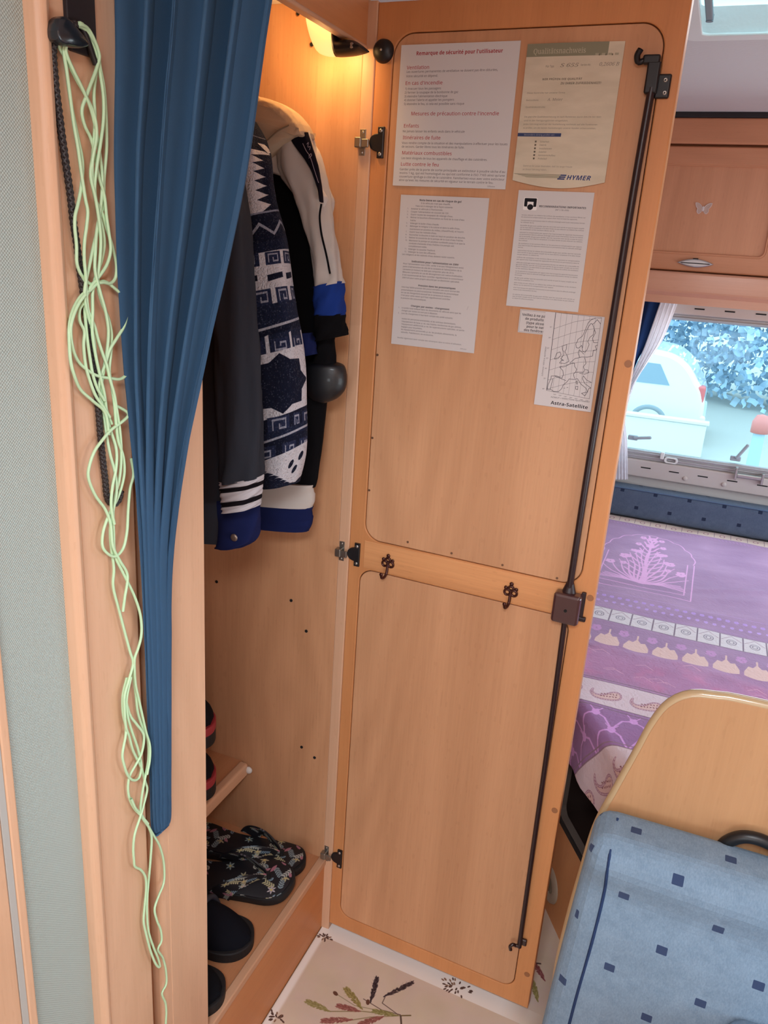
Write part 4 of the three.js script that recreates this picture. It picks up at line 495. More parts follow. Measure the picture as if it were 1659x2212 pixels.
{ // knitted jacket with the woven pattern printed on the front half of its sleeve
  const t = thing('patterned_jacket', 'blue and white star-patterned fleece jacket between the dark coat and the hooded jacket', 'jacket', [-0.9, 1.1, -1.125]);
  hanger(t, -1.125);
  const tex = canvasTex(1024, 1600, (c, W, h) => {
    const w = W / 2, N = '#171a2a', Wt = '#bdb8bd', X = (f) => f * w, Y = (py) => ((py - 265) / (1050 - 265)) * h;
    c.fillStyle = N; c.fillRect(0, 0, W, h);
    const blob = (pts, col) => { c.fillStyle = col; c.beginPath(); pts.forEach(([x, y], i) => (i ? c.lineTo(X(x), Y(y)) : c.moveTo(X(x), Y(y)))); c.closePath(); c.fill(); };
    const stroke = (pts, lw, col = Wt) => { c.strokeStyle = col; c.lineWidth = lw; c.lineJoin = 'miter'; c.beginPath(); pts.forEach(([x, y], i) => (i ? c.lineTo(X(x), Y(y)) : c.moveTo(X(x), Y(y)))); c.stroke(); };
    const greek = (y0, y1, xs, inv) => xs.forEach(([a, b]) => { blob([[a, y0], [b, y0], [b, y1], [a, y1]], '#252a42'); const p = (u, v) => [lerp(a, b, u), lerp(y0, y1, v)]; stroke(inv ? [p(0.2, 0.2), p(0.2, 0.85), p(0.8, 0.85), p(0.8, 0.35), p(0.5, 0.35), p(0.5, 0.62)] : [p(0.2, 0.85), p(0.2, 0.2), p(0.8, 0.2), p(0.8, 0.75), p(0.5, 0.75), p(0.5, 0.45)], 7, '#8f8f9c'); });
    stroke([[0.1, 352], [0.9, 345]], 9, '#55586a'); blob([[0.35, 305], [0.75, 298], [0.75, 312], [0.4, 320]], '#8d8d94');
    blob([[0.72, 372], [0.84, 370], [0.93, 396], [0.86, 402]], Wt);
    { const p = [[0.12, 405], [0.8, 398], [0.9, 405]]; for (let i = 0; i < 6; i++) { p.push([0.5, 418 + i * 19], [0.74, 427 + i * 19]); } p.push([0.55, 536], [0.1, 540]); blob(p, Wt); }
    stroke([[0.1, 543], [0.9, 532]], 7, '#7e8090'); stroke([[0.1, 570], [0.3, 584], [0.46, 558], [0.66, 578], [0.82, 554], [1, 570]], 13, '#8b8c98');
    blob([[0, 612], [1, 600], [1, 714], [0, 718]], Wt); blob([[0, 604], [1, 585], [1, 612], [0, 622]], '#1a1e30');
    greek(618, 646, [[0.14, 0.4], [0.48, 0.7], [0.76, 1]]); blob([[0.06, 612], [0.13, 612], [0.11, 662], [0.06, 662]], '#6e7080');
    [[0.1, 0.36], [0.48, 0.7], [0.77, 0.98]].forEach(([a, b]) => blob([[a, 665], [b, 662], [b, 672], [a, 676]], N));
    greek(688, 714, [[0, 0.14], [0.24, 0.5], [0.56, 0.76], [0.82, 1]]); blob([[0, 716], [1, 710], [1, 744], [0, 752]], '#1d2236');
    c.fillStyle = Wt; c.beginPath(); c.ellipse(X(0.22), Y(728), 26, 20, 0, 0, 7); c.fill(); blob([[0.17, 690], [0.22, 690], [0.23, 728], [0.18, 728]], Wt); stroke([[0, 757], [1, 742]], 9, '#a09fa8');
    blob([[0, 768], [1, 756], [1, 790], [0, 800]], '#1f2438'); greek(770, 792, [[0.06, 0.34], [0.42, 0.64], [0.7, 0.9]], true); [[0.36, 0.4], [0.655, 0.69], [0.91, 0.95]].forEach(([a, b]) => blob([[a, 764], [b, 762], [b, 796], [a, 798]], Wt));
    blob([[0, 796], [1, 786], [1, 888], [0, 906]], Wt);
    const st = []; for (let i = 0; i < 16; i++) { const a = i / 16 * Math.PI * 2, r = i % 2 ? 0.8 : 1; st.push([0.5 + Math.cos(a) * 0.42 * r, 845 + Math.sin(a) * 50 * r]); } blob(st, N); blob([[0, 838], [0.06, 850], [0, 862]], N); blob([[1, 825], [0.96, 845], [1, 862]], N);
    greek(898, 924, [[0, 0.26], [0.33, 0.58], [0.64, 0.76], [0.8, 1]]); blob([[0, 926], [1, 914], [1, 930], [0, 938]], '#1d2236'); stroke([[0, 941], [1, 922]], 8, '#9b9aa4'); greek(944, 966, [[0.12, 0.4], [0.48, 0.68], [0.74, 0.92]], true);
    { const p = [[0, 978], [0.1, 972]]; p.push([1, 950], [1, 1010]); p.push([0.78, 1042]); for (let i = 0; i < 6; i++) p.push([0.62 - i * 0.09, 1040 - i * 11], [0.48 - i * 0.09, 1034 - i * 11]); blob(p, Wt); }
    for (let i = 0; i < 8; i++) { const x = 0.16 + i * 0.075, y = 976 + i * 9; blob([[0, y], [x, y + 3], [x + 0.07, y + 9], [x, y + 12], [0, y + 22]], N); } blob([[0, 985], [0.2, 1000], [0.7, 1052], [0, 1054]], N);
    [[0.62, 990], [0.78, 978], [0.7, 1004]].forEach(([x, y]) => { c.fillStyle = N; c.beginPath(); c.ellipse(X(x), Y(y), 24, 14, -0.6, 0, 7); c.fill(); }); blob([[0.9, 970], [1, 960], [1, 1040], [0.88, 1020]], '#1a1e30');
    c.globalAlpha = 0.16; for (let i = 0; i < 9000; i++) { c.fillStyle = rnd() > 0.5 ? '#0a0d1a' : '#d8d2d6'; c.fillRect(rnd() * w, rnd() * h, 2 + rnd() * 5, 2 + rnd() * 3); } c.globalAlpha = 1;
    c.drawImage(c.canvas, 0, 0, w, h, w, 0, w, h);
  });
  tex.wrapS = THREE.RepeatWrapping; tex.offset.set(-0.085, 0);
  const FLEECE = std({ map: tex, roughness: 1, specularIntensity: 0.1, sheen: 0.3, sheenColor: new THREE.Color(0.3, 0.3, 0.35), bumpMap: dataTex(256, 256, (u, v) => { const k = 255 * fbm(u * 60, v * 60, 14, 3); return [k, k, k]; }, [2, 6], false), bumpScale: 0.002 });
  part(t, 'body', loft([[-1.07, 1.58, -0.72, 1.62], [-1.08, 1.5, -0.70, 1.5], [-1.08, 1.3, -0.69, 1.3], [-1.08, 1.1, -0.69, 1.1]], -1.135, 0.05, { seed: 2 }), fabric(0x23263a));
  part(t, 'sleeve', loft([[-0.742, 1.683, -0.700, 1.668], [-0.728, 1.66, -0.682, 1.645], [-0.722, 1.623, -0.668, 1.614], [-0.717, 1.557, -0.658, 1.566], [-0.715, 1.496, -0.639, 1.510], [-0.711, 1.440, -0.629, 1.459], [-0.707, 1.367, -0.614, 1.391], [-0.700, 1.293, -0.600, 1.320], [-0.693, 1.216, -0.594, 1.245], [-0.683, 1.137, -0.592, 1.172], [-0.668, 1.098, -0.603, 1.116]], -1.13, 0.066, { seed: 15, fold: 0.003, nu: 56, nv: 80 }), FLEECE, 'blue and white patterned sleeve');
}
{
  const t = thing('varsity_coat', 'charcoal coat with a black and white striped cuff hanging nearest the front of the wardrobe', 'coat', [-0.9, 1.0, -1.04]);
  hanger(t, -1.055);
  part(t, 'body', loft([[-1.06, 1.6, -0.69, 1.615], [-1.07, 1.503, -0.69, 1.522], [-1.07, 1.364, -0.683, 1.377], [-1.07, 1.214, -0.676, 1.236], [-1.06, 1.087, -0.675, 1.12], [-1.05, 0.992, -0.675, 1.012]], -1.06, 0.05, { seed: 20, fold: 0.004 }), WOOL);
  part(t, 'hem_band', loft([[-0.72, 1.085, -0.639, 1.10], [-0.72, 1.05, -0.636, 1.066], [-0.715, 1.006, -0.642, 1.028], [-0.715, 1.0, -0.66, 1.012]], -1.066, 0.05, { seed: 22, fold: 0.002, nv: 16 }), NAVY, 'navy hem band');
  part(t, 'snap_button', lathe([[0, 0.003], [0.002, 0.0025], [0.0035, 0.003], [0.006, 0.0015], [0.0065, 0]], 20).rotateX(Math.PI / 2).translate(-0.667, 1.033, -1.04), std({ color: 0x8a7a70, metalness: 0.7, roughness: 0.4 }));
  part(t, 'sleeve', loft([[-0.72, 1.6, -0.66, 1.605], [-0.698, 1.556, -0.650, 1.552], [-0.691, 1.474, -0.642, 1.484], [-0.688, 1.375, -0.631, 1.387], [-0.683, 1.271, -0.620, 1.279], [-0.681, 1.175, -0.614, 1.186], [-0.681, 1.128, -0.613, 1.148]], -1.03, 0.06, { seed: 24, fold: 0.005 }), WOOL);
  const CW = fabric(0xcfc8cc), CB = fabric(0x1c171c), y = [[1.130, 1.150], [1.1215, 1.141], [1.1145, 1.134], [1.099, 1.118], [1.0915, 1.110], [1.081, 1.099]];
  for (let i = 0; i < 5; i++) part(t, 'cuff_stripe', loft([0, 0.5, 1].map((k) => { const a = lerp(y[i][0], y[i + 1][0], k), b = lerp(y[i][1], y[i + 1][1], k), q = (1.13 - a) / 0.05; return [lerp(-0.683, -0.677, q), a, lerp(-0.612, -0.618, q), b]; }), -1.03, 0.056, { seed: 26, fold: 0.0025, nv: 8 }), i % 2 ? CB : CW, i % 2 ? 'black stripe' : 'white stripe');
}

// ---------------------------------------------------------------- shoes
const SOLE = std({ color: 0x141418, roughness: 0.7 });
const footShape = (L, W, mirror = 1) => { const s = new THREE.Shape(), p = [[0, 0.0], [0.02, 0.42], [0.12, 0.46], [0.35, 0.38], [0.6, 0.44], [0.8, 0.5], [0.93, 0.40], [1, 0.08], [0.985, -0.2], [0.9, -0.42], [0.75, -0.5], [0.5, -0.40], [0.3, -0.36], [0.1, -0.44], [0.02, -0.36]].map(([x, y]) => new THREE.Vector2(x * L, y * W * mirror)); s.setFromPoints(new THREE.SplineCurve([...p, p[0]]).getPoints(64)); return s; };
const floral = canvasTex(1024, 512, (c, w, h) => {
  c.fillStyle = '#15151d'; c.fillRect(0, 0, w, h); let sd = 5; const r = () => ((sd = (sd * 16807) % 2147483647) / 2147483647);
  const leaf = (x, y, l, a, col) => { c.save(); c.translate(x, y); c.rotate(a); c.fillStyle = col; c.beginPath(); c.moveTo(0, 0); c.quadraticCurveTo(l * 0.5, -l * 0.36, l, 0); c.quadraticCurveTo(l * 0.5, l * 0.36, 0, 0); c.fill(); c.restore(); };
  for (let i = 0; i < 64; i++) { const x = r() * w, y = r() * h, a = r() * 6, col = ['#a4aaa0', '#8598a0', '#b9b28c', '#7890a0', '#b4b8b4'][i % 5]; c.strokeStyle = col; c.lineWidth = 3; c.beginPath(); c.moveTo(x, y); c.lineTo(x + Math.cos(a) * 70, y + Math.sin(a) * 70); c.stroke(); for (let k = 0; k < 5; k++) { leaf(x + Math.cos(a) * k * 15, y + Math.sin(a) * k * 15, 26, a + 0.8, col); leaf(x + Math.cos(a) * k * 15, y + Math.sin(a) * k * 15, 26, a - 0.8, col); } }
  for (let i = 0; i < 26; i++) { const x = r() * w, y = r() * h; for (let k = 0; k < 6; k++) leaf(x, y, 30, k * 1.05 + i, ['#a9a184', '#b4aab0', '#8f9f9c'][i % 3]); c.fillStyle = '#c9b46a'; c.beginPath(); c.arc(x, y, 7, 0, 7); c.fill(); }
  for (let i = 0; i < 18; i++) leaf(r() * w, r() * h, 60, r() * 6, '#a66f80');
});
floral.wrapS = floral.wrapT = THREE.RepeatWrapping; floral.repeat.set(1 / 0.36, 1 / 0.18);
const FLORAL = std({ map: floral, roughness: 0.6 });
function flipFlop(label, at, turn, mirror) {
  const t = thing('flip_flop', label, 'flip-flop', at, turn, 'floral flip-flops'), L = 0.262, W = 0.098;
  const lay = (s, z0, z1, b) => { const g = new THREE.ExtrudeGeometry(s, { depth: z1 - z0 - 2 * b, bevelEnabled: true, bevelSize: b, bevelThickness: b, bevelOffset: -b, bevelSegments: 2 }); g.rotateX(-Math.PI / 2); g.translate(-L, z0 + b, 0); const p = g.attributes.position; for (let i = 0; i < p.count; i++) { const k = (p.getX(i) + L) / L; p.setY(i, p.getY(i) + 0.006 * Math.pow(1 - k, 2) + 0.007 * Math.pow(Math.max(0, k - 0.75) / 0.25, 2)); } g.computeVertexNormals(); return toCreasedNormals(g, 0.7); };
  mesh('sole', uvBox(lay(footShape(L, W, mirror), 0, 0.019, 0.002), 'x'), SOLE, t);
  mesh('footbed', uvBox(lay(footShape(L * 0.985, W * 0.94, mirror), 0.0175, 0.0225, 0.002), 'x').translate(-0.002, 0, 0), FLORAL, t);
  for (const side of [-1, 1]) {
    const bandCurve = curve([[-0.055, 0.028, 0.002 * side], [-0.075, 0.041, 0.014 * side], [-0.105, 0.047, 0.030 * side], [-0.135, 0.037, 0.0425 * side], [-0.15, 0.018, 0.0445 * side]]);
    const g = cloth(36, 8, (s, v) => { const p = bandCurve.getPoint(s), q = bandCurve.getTangent(s), n = V3(0, 0, 0).crossVectors(q, V3(0, 0.35, side)).normalize(), wd = lerp(0.014, 0.05, Math.sin(Math.min(1, s * 1.15) * Math.PI / 2)) * (v - 0.5); return [p.x + n.x * wd, p.y + n.y * wd * 0.6 + 0.004 * (1 - Math.pow(2 * v - 1, 2)), p.z + n.z * wd * 0.5, s * 0.14 + 0.05, v * 0.06 + 0.05 * (side + 1)]; }, 0.003);
    mesh('strap', g, FLORAL, t);
  }
  mesh('toe_post', cyl(0.0045, 0.006, 0.024, 12).translate(-0.054, 0.028, 0), SOLE, t);
  return t;
}
flipFlop('black flower-printed flip-flop farther in, half beneath its twin', [-0.617, 0.197, -1.248], 0.14, 1);
{ const f = flipFlop('black flower-printed flip-flop lying in front of and leaning on its twin', [-0.605, 0.216, -1.183], 0.34, -1); f.rotation.x = 0.2; }
function slipper(label, at, turn, color, group) {
  const t = thing('slipper', label, 'slipper', at, turn, group), L = 0.25, W = 0.1;
  const s = footShape(L, W), g = new THREE.ExtrudeGeometry(s, { depth: 0.016, bevelEnabled: true, bevelSize: 0.003, bevelThickness: 0.003, bevelOffset: -0.003, bevelSegments: 3 }); g.rotateX(-Math.PI / 2); g.translate(-L, 0.003, 0); mesh('sole', g, SOLE, t);
  const up = grid(36, 24, (u, v) => { const a = u * Math.PI, x = -0.003 - v * 0.15, k = Math.sqrt(Math.max(0.0, 1 - Math.pow(1 - Math.min(1, v * 2.0), 2))), hh = 0.012 + 0.05 * Math.sin(Math.min(1, v * 1.15) * Math.PI / 2) * k, ww = 0.046 * k; return [x, 0.019 + Math.sin(a) * hh * (0.98 + 0.02 * Math.cos(a * 4)), -Math.cos(a) * ww, u * 0.12, v * 0.15]; });
  const th = up.clone(); mesh('upper', merge([up, th.translate(0, -0.003, 0)]), fabric(color), t);
  mesh('opening_rim', tube([[-0.153, 0.022, -0.0455], [-0.153, 0.055, -0.036], [-0.153, 0.078, 0], [-0.153, 0.055, 0.036], [-0.153, 0.022, 0.0455]], 0.004, 24, 8), std({ color: 0x2c3344, roughness: 0.8 }), t);
  mesh('instep_band', tube([[-0.095, 0.03, -0.047], [-0.10, 0.068, -0.03], [-0.103, 0.08, 0], [-0.10, 0.068, 0.03], [-0.095, 0.03, 0.047]], 0.006, 24, 8).scale(1, 1, 1), std({ color: 0x262d3c, roughness: 0.6 }), t);
  return t;
}
slipper('dark navy slipper with its toe towards the sill beyond the wooden stile', [-0.612, 0.197, -1.022], 0.1, 0x15171f);
slipper('dark slipper nearest the wooden stile at the bottom of the wardrobe', [-0.597, 0.197, -0.897], 0.05, 0x15171d);
function sneaker(label, at, turn) {
  const t = thing('sneaker', label, 'shoe', at, turn, 'black and red shoes on the wardrobe shelf'), L = 0.27, W = 0.1;
  const s = footShape(L, W), g = new THREE.ExtrudeGeometry(s, { depth: 0.024, bevelEnabled: true, bevelSize: 0.003, bevelThickness: 0.003, bevelOffset: -0.003, bevelSegments: 3 }); g.rotateX(-Math.PI / 2); g.translate(-L, 0.003, 0); mesh('sole', g, SOLE, t);
  const band = new THREE.ExtrudeGeometry(footShape(L * 1.004, W * 1.02), { depth: 0.014, bevelEnabled: true, bevelSize: 0.003, bevelThickness: 0.003, bevelOffset: -0.003, bevelSegments: 2 }); band.rotateX(-Math.PI / 2); band.translate(-L * 1.002, 0.031, 0); mesh('red_stripe', band, std({ color: 0xa2303a, roughness: 0.6 }), t, 'red stripe');
  const up = grid(36, 28, (u, v) => { const a = u * Math.PI, x = -0.004 - v * (L - 0.008), k = Math.pow(Math.max(0, 1 - Math.pow(2 * v - 1, 6)), 0.5), hh = 0.018 + lerp(0.03, 0.06, clamp(v * 1.8)) * k, ww = 0.047 * k * (1 - 0.2 * Math.sin(v * Math.PI) * clamp(v * 2 - 0.4)); return [x, 0.046 + Math.sin(a) * hh, -Math.cos(a) * ww, u * 0.15, v * L]; });
  mesh('upper', up, fabric(0x1a191d), t); return t;
}
sneaker('black shoe with a red stripe standing directly on the wardrobe shelf', [-0.797, 0.384, -1.165], 0.05);
sneaker('black shoe with a red stripe stacked on the other one of its pair', [-0.797, 0.512, -1.165], 0.05);

// ---------------------------------------------------------------- floor mat
{
  const X0 = -0.591, X1 = 0.609, Z0 = -1.75, Z1 = -0.55, S = 2048, m = (x) => ((x - X0) / (X1 - X0)) * S, n = (z) => ((z - Z0) / (Z1 - Z0)) * S;
  const tex = canvasTex(S, S, (c) => {
    const img = c.createImageData(S, S); for (let y = 0; y < S; y++) for (let x = 0; x < S; x++) { const k = (fbm(x / 150, y / 150, 61, 4) - 0.5) * 22, q = (fbm(x / 60, y / 60, 67, 2) - 0.5) * 9, o = (y * S + x) * 4; img.data[o] = 221 + k; img.data[o + 1] = 206 + k + q * 0.5; img.data[o + 2] = 190 + k - q; img.data[o + 3] = 255; } c.putImageData(img, 0, 0);
    // pale band along the riser and across the mat, fading out at one end
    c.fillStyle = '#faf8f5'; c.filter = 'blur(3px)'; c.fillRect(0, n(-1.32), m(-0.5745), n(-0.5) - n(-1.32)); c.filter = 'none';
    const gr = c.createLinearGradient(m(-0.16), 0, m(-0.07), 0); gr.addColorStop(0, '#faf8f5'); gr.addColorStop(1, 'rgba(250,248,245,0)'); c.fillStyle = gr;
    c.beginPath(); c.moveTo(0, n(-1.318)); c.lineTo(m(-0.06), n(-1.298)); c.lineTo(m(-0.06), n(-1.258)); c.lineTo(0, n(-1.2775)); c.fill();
    const sprinkle = (x, z, r, k) => { for (let i = 0; i < k; i++) { const a = hash(i, k, 3) * 6.3, d = Math.sqrt(hash(i, k, 4)) * r, px = m(x + Math.cos(a) * d * 1.3), py = n(z + Math.sin(a) * d * 0.7); c.fillStyle = i % 4 ? '#5b4640' : '#92715c'; c.save(); c.translate(px, py); c.rotate(a); c.beginPath(); c.ellipse(0, 0, 6.5, 3, 0, 0, 7); c.fill(); c.restore(); } };
    const ear = (a, b, wd0, col, dark) => { const wd = wd0 * 0.62, ax = m(a[0]), ay = n(a[1]), L = Math.hypot(m(b[0]) - ax, n(b[1]) - ay), an = Math.atan2(n(b[1]) - ay, m(b[0]) - ax); c.save(); c.translate(ax, ay); c.rotate(an); c.strokeStyle = dark; c.lineWidth = 1; for (let i = 0; i < 150; i++) { const t = hash(i, 1, 9), q = (hash(i, 2, 9) - 0.5) * 2, w = wd * Math.sin(Math.PI * clamp(t * 0.8 + 0.14)), px = t * L, py = q * w * 0.62; c.globalAlpha = 0.75; c.fillStyle = hash(i, 3, 9) > 0.45 ? col : dark; c.beginPath(); c.ellipse(px, py, 5.5, 2.4, -q * 0.5, 0, 7); c.fill(); if (i % 6 === 0) { c.globalAlpha = 0.3; c.beginPath(); c.moveTo(px, py); c.lineTo(px - 16, py + q * 11); c.stroke(); } } c.globalAlpha = 1; c.restore(); };
    const stem = (pts, lw, col) => { c.strokeStyle = col; c.lineWidth = lw; c.beginPath(); pts.forEach(([x, z], i) => (i ? c.lineTo(m(x), n(z)) : c.moveTo(m(x), n(z)))); c.stroke(); };
    const bud = (x, z, a) => { c.save(); c.translate(m(x), n(z)); c.rotate(a); c.fillStyle = '#6d4a3c'; c.beginPath(); c.ellipse(0, 0, 11, 7, 0, 0, 7); c.fill(); c.restore(); };
    const bunch = () => {
      stem([[-0.343, -1.171], [-0.42, -1.145], [-0.48, -1.116]], 4, '#9b8f6c'); stem([[-0.343, -1.171], [-0.40, -1.14], [-0.45, -1.105]], 4, '#a39676'); stem([[-0.35, -1.17], [-0.39, -1.18], [-0.39, -1.196]], 3, '#6d5a52'); stem([[-0.345, -1.172], [-0.385, -1.165], [-0.43, -1.172]], 3, '#6d5a52'); stem([[-0.488, -1.158], [-0.44, -1.15], [-0.36, -1.168]], 3, '#a39a7c');
      ear([-0.424, -1.236], [-0.413, -1.172], 20, '#4f4147', '#2f262c'); ear([-0.346, -1.258], [-0.392, -1.196], 19, '#55454a', '#31282e'); ear([-0.478, -1.181], [-0.423, -1.15], 30, '#a89b62', '#8a7d48'); ear([-0.539, -1.116], [-0.481, -1.116], 26, '#a8a270', '#918a58'); ear([-0.476, -1.134], [-0.425, -1.143], 24, '#ab736c', '#8e5650'); ear([-0.49, -1.088], [-0.432, -1.119], 26, '#ab726b', '#8e5650'); ear([-0.417, -1.112], [-0.377, -1.152], 26, '#ab716a', '#8e5650'); ear([-0.404, -1.155], [-0.352, -1.167], 22, '#a5a06e', '#87814f');
      bud(-0.488, -1.158, 0.4); bud(-0.418, -1.169, 1.2); stem([[-0.343, -1.171], [-0.325, -1.18]], 5, '#7d6d4a'); stem([[-0.345, -1.171], [-0.335, -1.15]], 6, '#5b4a44');
    };
    bunch();
    for (const [dx, dz, a] of [[0.42, 0.3, 2.4], [0.62, -0.1, 0.4], [0.02, 0.42, 0.2], [0.85, 0.35, 1.2]]) { c.save(); c.translate(m(X0 + dx + 0.17), n(-1.15 + dz)); c.rotate(a); c.translate(-m(-0.42), -n(-1.15)); bunch(); c.restore(); }
    ear([-0.125, -1.425], [-0.089, -1.385], 24, '#a2686a', '#84484a'); ear([-0.115, -1.375], [-0.092, -1.328], 24, '#a8a068', '#8a824e'); stem([[-0.125, -1.418], [-0.105, -1.424]], 6, '#4b3a3c');
    sprinkle(-0.572, -1.276, 0.014, 16); sprinkle(-0.258, -1.283, 0.028, 34); sprinkle(-0.571, -1.058, 0.02, 20); sprinkle(-0.57, -0.8, 0.02, 20);
  });
  const t = thing('floor_mat', 'beige floor mat with printed wheat ears and a pale band running under the open door', 'mat', [0, 0, -1.15]);
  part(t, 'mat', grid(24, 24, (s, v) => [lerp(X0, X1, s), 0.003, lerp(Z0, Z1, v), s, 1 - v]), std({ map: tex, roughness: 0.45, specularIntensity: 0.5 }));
  part(t, 'underside', box(X0, X1, 0, 0.0026, Z0, Z1, 0.001), WHITE);
}

// ---------------------------------------------------------------- bed across the back
const NX = -0.846, NZ = 0.533, BX = -0.125, BZ = -1.58;                     // slanting front panel of the bed base: outward normal and a point on its foot
{
  const bed = thing('bed', 'bed base with a slanting wooden front panel and a dark storage opening', 'bed', [0.2, 0, -2.2]);
  const TX = -NZ * -1, TZ = -NX, at = (a, y, o) => [BX + TX * a + NX * o, y, BZ + TZ * a + NZ * o];
  const turn = Math.atan2(-TZ, TX), place = (g) => { g.rotateY(turn); g.translate(BX, 0, BZ); return g; };   // local x along the panel, y up, z outward
  const s = new THREE.Shape([[-0.86, 0], [0.6, 0], [0.6, 0.53], [-0.86, 0.53]].map((p) => new THREE.Vector2(...p))); s.holes.push(roundRect(-0.02, 0.34, 0.275, 0.5, 0.03, THREE.Path));
  part(bed, 'front_panel', place(extrude(s, -0.016, 0, 0.001)), W_FRAME);
  const r = roundRect(-0.028, 0.348, 0.267, 0.508, 0.038); r.holes.push(roundRect(-0.012, 0.332, 0.283, 0.492, 0.024, THREE.Path)); part(bed, 'opening_seal', place(extrude(r, -0.01, 0.007, 0.003, 'y', 0, 14)), std({ color: 0x131214, roughness: 0.6 }), 'black rubber edging');
  const r2 = roundRect(-0.012, 0.332, 0.283, 0.492, 0.024); r2.holes.push(roundRect(-0.009, 0.329, 0.286, 0.489, 0.021, THREE.Path)); part(bed, 'seal_lip', place(extrude(r2, -0.012, 0.004, 0.0005, 'y', 0, 14)), std({ color: 0x6d645e, roughness: 0.5 }));
  part(bed, 'storage_lining', place(merge([box(-0.06, 0.4, 0.24, 0.53, -0.42, -0.41), box(-0.06, -0.05, 0.24, 0.53, -0.42, -0.016), box(-0.06, 0.4, 0.24, 0.25, -0.42, -0.016)])), std({ color: 0x33221d, roughness: 0.8 }));
  const deck = (o) => { const k = (z) => BX + ((z - BZ) * NZ - o) / -NX; return [[k(-3.04), 3.04], [1.12, 3.04], [1.12, 1.05], [k(-1.05), 1.05]]; };
  const slabAt = (o, y0, y1, b) => { const sh = new THREE.Shape(deck(o).map((p) => new THREE.Vector2(...p))); const g = new THREE.ExtrudeGeometry(sh, { depth: y1 - y0 - 2 * b, bevelEnabled: true, bevelSize: b, bevelThickness: b, bevelOffset: -b, bevelSegments: 4 }); g.rotateX(-Math.PI / 2); g.translate(0, y0 + b, 0); return uvBox(g, 'x'); };
  part(bed, 'deck', slabAt(-0.002, 0.5, 0.52, 0.001), W_INNER);
  part(bed, 'mattress', slabAt(0.012, 0.52, 0.594, 0.02), fabric(0xb9b0b4));
  { const g = lathe([[0.021, 0.0015], [0.024, 0.006], [0.034, 0.008], [0.043, 0.005], [0.045, 0]], 36); g.rotateX(Math.PI / 2); g.translate(-0.002, 0.084, 0); const v = thing('heating_vent', 'round beige heating outlet low on the slanting panel behind the door', 'vent', [BX, 0.084, BZ]); part(v, 'ring', place(g), std({ color: 0xb3a28e, roughness: 0.5 })); const bars = merge([-0.014, -0.007, 0, 0.007, 0.014].map((k) => box(k - 0.001, k + 0.001, 0.063, 0.105, 0.0005, 0.004, 0.0005).translate(-0.002, 0, 0))); part(v, 'grille', place(bars), std({ color: 0x9c8b78, roughness: 0.5 })); part(v, 'duct', place(cyl(0.022, 0.022, 0.0006).rotateX(Math.PI / 2).translate(-0.002, 0.084, 0.0006)), DARK); }

  const x0 = -0.42, x1 = 0.48, z0 = -2.955, z1 = -1.22, W = 1024, H = Math.round(W * (z1 - z0) / (x1 - x0));
  const tex = canvasTex(W, H, (c) => {
    const mx = (x) => ((x - x0) / (x1 - x0)) * W, my = (z) => ((z - z0) / (z1 - z0)) * H, M = W / (x1 - x0);
    const img = c.createImageData(W, H);
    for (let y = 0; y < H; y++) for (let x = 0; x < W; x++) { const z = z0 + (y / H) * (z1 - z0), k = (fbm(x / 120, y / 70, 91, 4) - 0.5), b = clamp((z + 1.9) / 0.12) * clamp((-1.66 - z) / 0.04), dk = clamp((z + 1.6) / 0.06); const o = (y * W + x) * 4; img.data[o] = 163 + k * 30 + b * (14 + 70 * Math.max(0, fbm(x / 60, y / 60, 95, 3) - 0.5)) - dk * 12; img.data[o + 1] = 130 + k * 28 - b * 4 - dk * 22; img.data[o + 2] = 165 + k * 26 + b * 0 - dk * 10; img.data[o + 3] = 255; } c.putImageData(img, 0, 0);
    const P = '#dba4d2', line = (pts, lw, col = P) => { c.strokeStyle = col; c.lineWidth = lw; c.lineJoin = c.lineCap = 'round'; c.beginPath(); pts.forEach(([x, z], i) => (i ? c.lineTo(mx(x), my(z)) : c.moveTo(mx(x), my(z)))); c.stroke(); };
    const strip = (za, zb, col) => { c.fillStyle = col; c.fillRect(0, my(za), W, my(zb) - my(za)); };
    const flower = (x, z, r, col = P) => { c.fillStyle = col; for (let k = 0; k < 5; k++) { c.beginPath(); c.ellipse(mx(x) + Math.cos(k * 1.257) * r * M * 0.6, my(z) + Math.sin(k * 1.257) * r * M * 0.9, r * M * 0.5, r * M * 0.7, k, 0, 7); c.fill(); } };
    strip(-2.955, -2.9, '#d8c3b8'); for (let x = -0.42; x < 0.5; x += 0.055) { line([[x, -2.952], [x, -2.905]], 2, '#8d7480'); c.strokeStyle = '#a2707e'; c.lineWidth = 3; c.beginPath(); c.ellipse(mx(x + 0.027), my(-2.925), 9, 14, 0, 0, 7); c.stroke(); }
    for (let x = -0.42; x < 0.5; x += 0.012) line([[x, -2.885], [x + 0.005, -2.875]], 3, '#b78ac0');
    // niche with a flowering plant
    line([[-0.42, -2.262], [0.075, -2.258], [0.075, -2.565]], 4); line([[-0.42, -2.295], [0.055, -2.291], [0.055, -2.56]], 4);
    { const arch = []; for (let i = 0; i <= 60; i++) { const a = Math.PI * (1 - i / 60), s = 1 + 0.045 * Math.abs(Math.sin(i / 60 * Math.PI * 9)); arch.push([-0.068 + 0.14 * Math.cos(a) * s, -2.57 - 0.215 * Math.sin(a) * s]); } line(arch, 4); line([[-0.208, -2.57], [-0.208, -2.29]], 4); line([[-0.193, -2.56], [-0.193, -2.29]], 4); }
